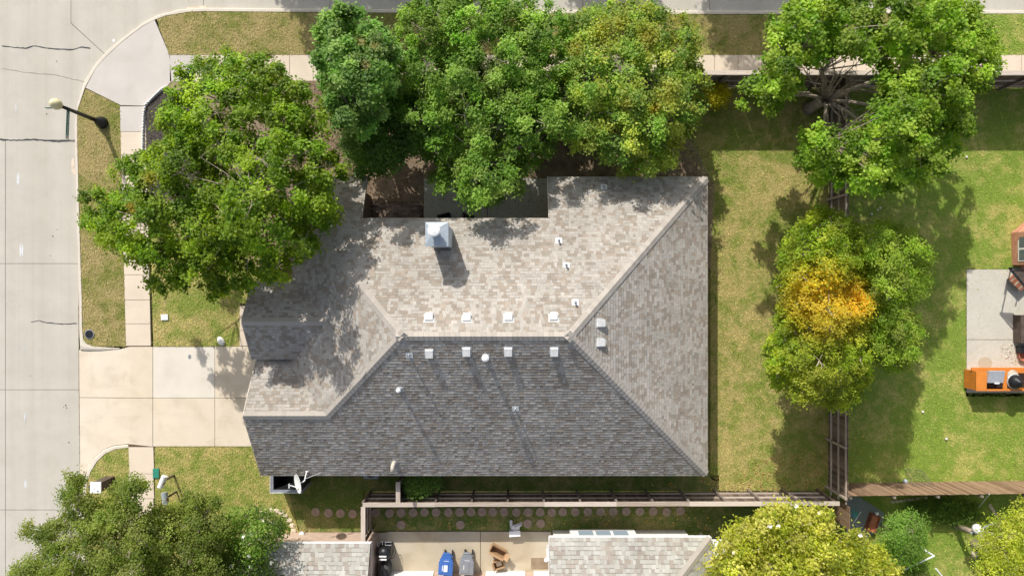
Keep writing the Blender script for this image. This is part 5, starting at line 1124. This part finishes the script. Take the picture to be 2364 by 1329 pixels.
# bottom right yard
wp = thing('utility_pole', 'weathered leaning wooden pole with a white drum in the bottom right yard', 'pole', tuple(P(2203,1212,0)))
pa = P(2203,1212,0); pb_ = P(2270,1237,1.9); MB().tube([pa, pa.lerp(pb_, .5)+Vector((0,.02,.02)), pb_], [.13,.12,.10], 14).build('pole', M['polewood'], wp, smooth=True)
pc_ = P(2258,1221,1.7); MB().lathe([(.12,1.5),(.2,1.56),(.22,1.7),(.17,1.84),(.05,1.88)], pc_.x, pc_.y, 20).build('drum', M['whiteplastic'], wp, smooth=True); MB().beam(P(2240,1230,1.55), P(2300,1205,1.75), .05, .05).build('crossarm', M['galv'], wp)
pf = thing('pipe_frame', 'white plastic pipe frame beside the sapling at the bottom edge', 'frame', tuple(P(2120,1290,0)))
for a, b_ in (((2138,1271,1.2),(2157,1282,1.2)),((2157,1282,1.2),(2087,1314,1.2)),((2087,1314,1.2),(2056,1290,1.2)),((2160,1311,.4),(2180,1335,.4))): MB().tube([P(*a), P(*b_)], .035, 8).build('pipe', M['whiteplastic'], pf)
for a in ((2138,1271,1.2),(2157,1282,1.2),(2087,1314,1.2),(2056,1290,1.2)):
    p = P(*a); MB().tube([(p.x,p.y,0),(p.x,p.y,1.2)], .03, 8).build('leg', M['whiteplastic'], pf)
pl = thing('planter_box', 'red brown wooden planter on the grey pad below the fence corner', 'planter', tuple(P(2010,1203,.02)), R(-20))
MB().box(-.17,.17,-.37,.37,.0,.06).build('base', M['darkwood'], pl, local=True); MB().box(-.2,-.17,-.4,.4,.0,.3).box(.17,.2,-.4,.4,.0,.3).box(-.17,.17,-.4,-.37,.0,.3).box(-.17,.17,.37,.4,.0,.3).build('side', M['redwood'], pl, local=True); MB().box(-.168,.168,-.368,.368,.06,.2).build('earth', M['terracotta'], pl, local=True)
MB().lathe([(.05,.3),(.07,.44)], -.1, .5, 12).build('knob', M['whiteplastic'], pl, local=True)
rp = thing('broom', 'turquoise fan shaped lawn rake lying on the grey pad', 'rake', tuple(P(1975,1185,.03)))
MB().tube([P(1966,1212,.1), P(1988,1180,.5)], .016, 6).build('handle', M['whiteplastic'], rp); mb = MB()
for i in range(13): a = R(95+i*13); c = P(1980,1187,.35); mb.tube([c, c+Vector((math.cos(a)*.3, math.sin(a)*.22, -.08)), c+Vector((math.cos(a)*.42, math.sin(a)*.3, -.2))], .007, 4)
mb.build('tines', M['cable'], rp)
single('paving_block', 'small pinkish square paver on the grass below the leaning pole', 'paver', MB().box(*sorted((P(2243,0).x,P(2256,0).x)), *sorted((P(0,1284).y,P(0,1271).y)), 0, .05), 'sandst')
single('stone_block', 'leaning white pole resting against the brown fence near the right edge', 'pole', MB().tube([P(2258,1172,.2), P(2284,1140,1.9)], .02, 6), 'vent')
for i in range(7): pass
se = thing('garden_edging', 'row of pale stones along the foot of the brown fence in the shade', 'edging', tuple(P(2100,1150,0)))
for i in range(9):
    p = P(2060+i*9.5, 1157-i*1.2, 0); MB().lathe([(.08,-.02),(.09,.05),(.05,.09)], p.x, p.y, 7, 1.1, .75).build('edging_stone', M['sandst'], se)
s2 = thing('garden_edging', 'curved line of tan stones near the lower right tree', 'edging', tuple(P(2290,1185,0)))
for i in range(7):
    p = P(2284+i*4.2, 1165+i*6.5, 0); MB().lathe([(.08,-.02),(.09,.05),(.05,.09)], p.x, p.y, 7, .8, 1.1).build('edging_stone', M['sandst'], s2)
s3 = thing('garden_edging', 'curved tan stone border round the bed of the small dark magnolia', 'edging', tuple(P(640,1190,0)))
for i, (a, b_) in enumerate([(600,1183),(612,1179),(625,1177),(638,1178),(650,1182),(658,1189),(668,1200),(675,1212),(678,1224)]):
    p = P(a, b_, 0); MB().lathe([(.12,-.02),(.13,.03),(.08,.05)], p.x, p.y, 8, 1.1, .9).build('edging_stone', M['sandst'], s3)
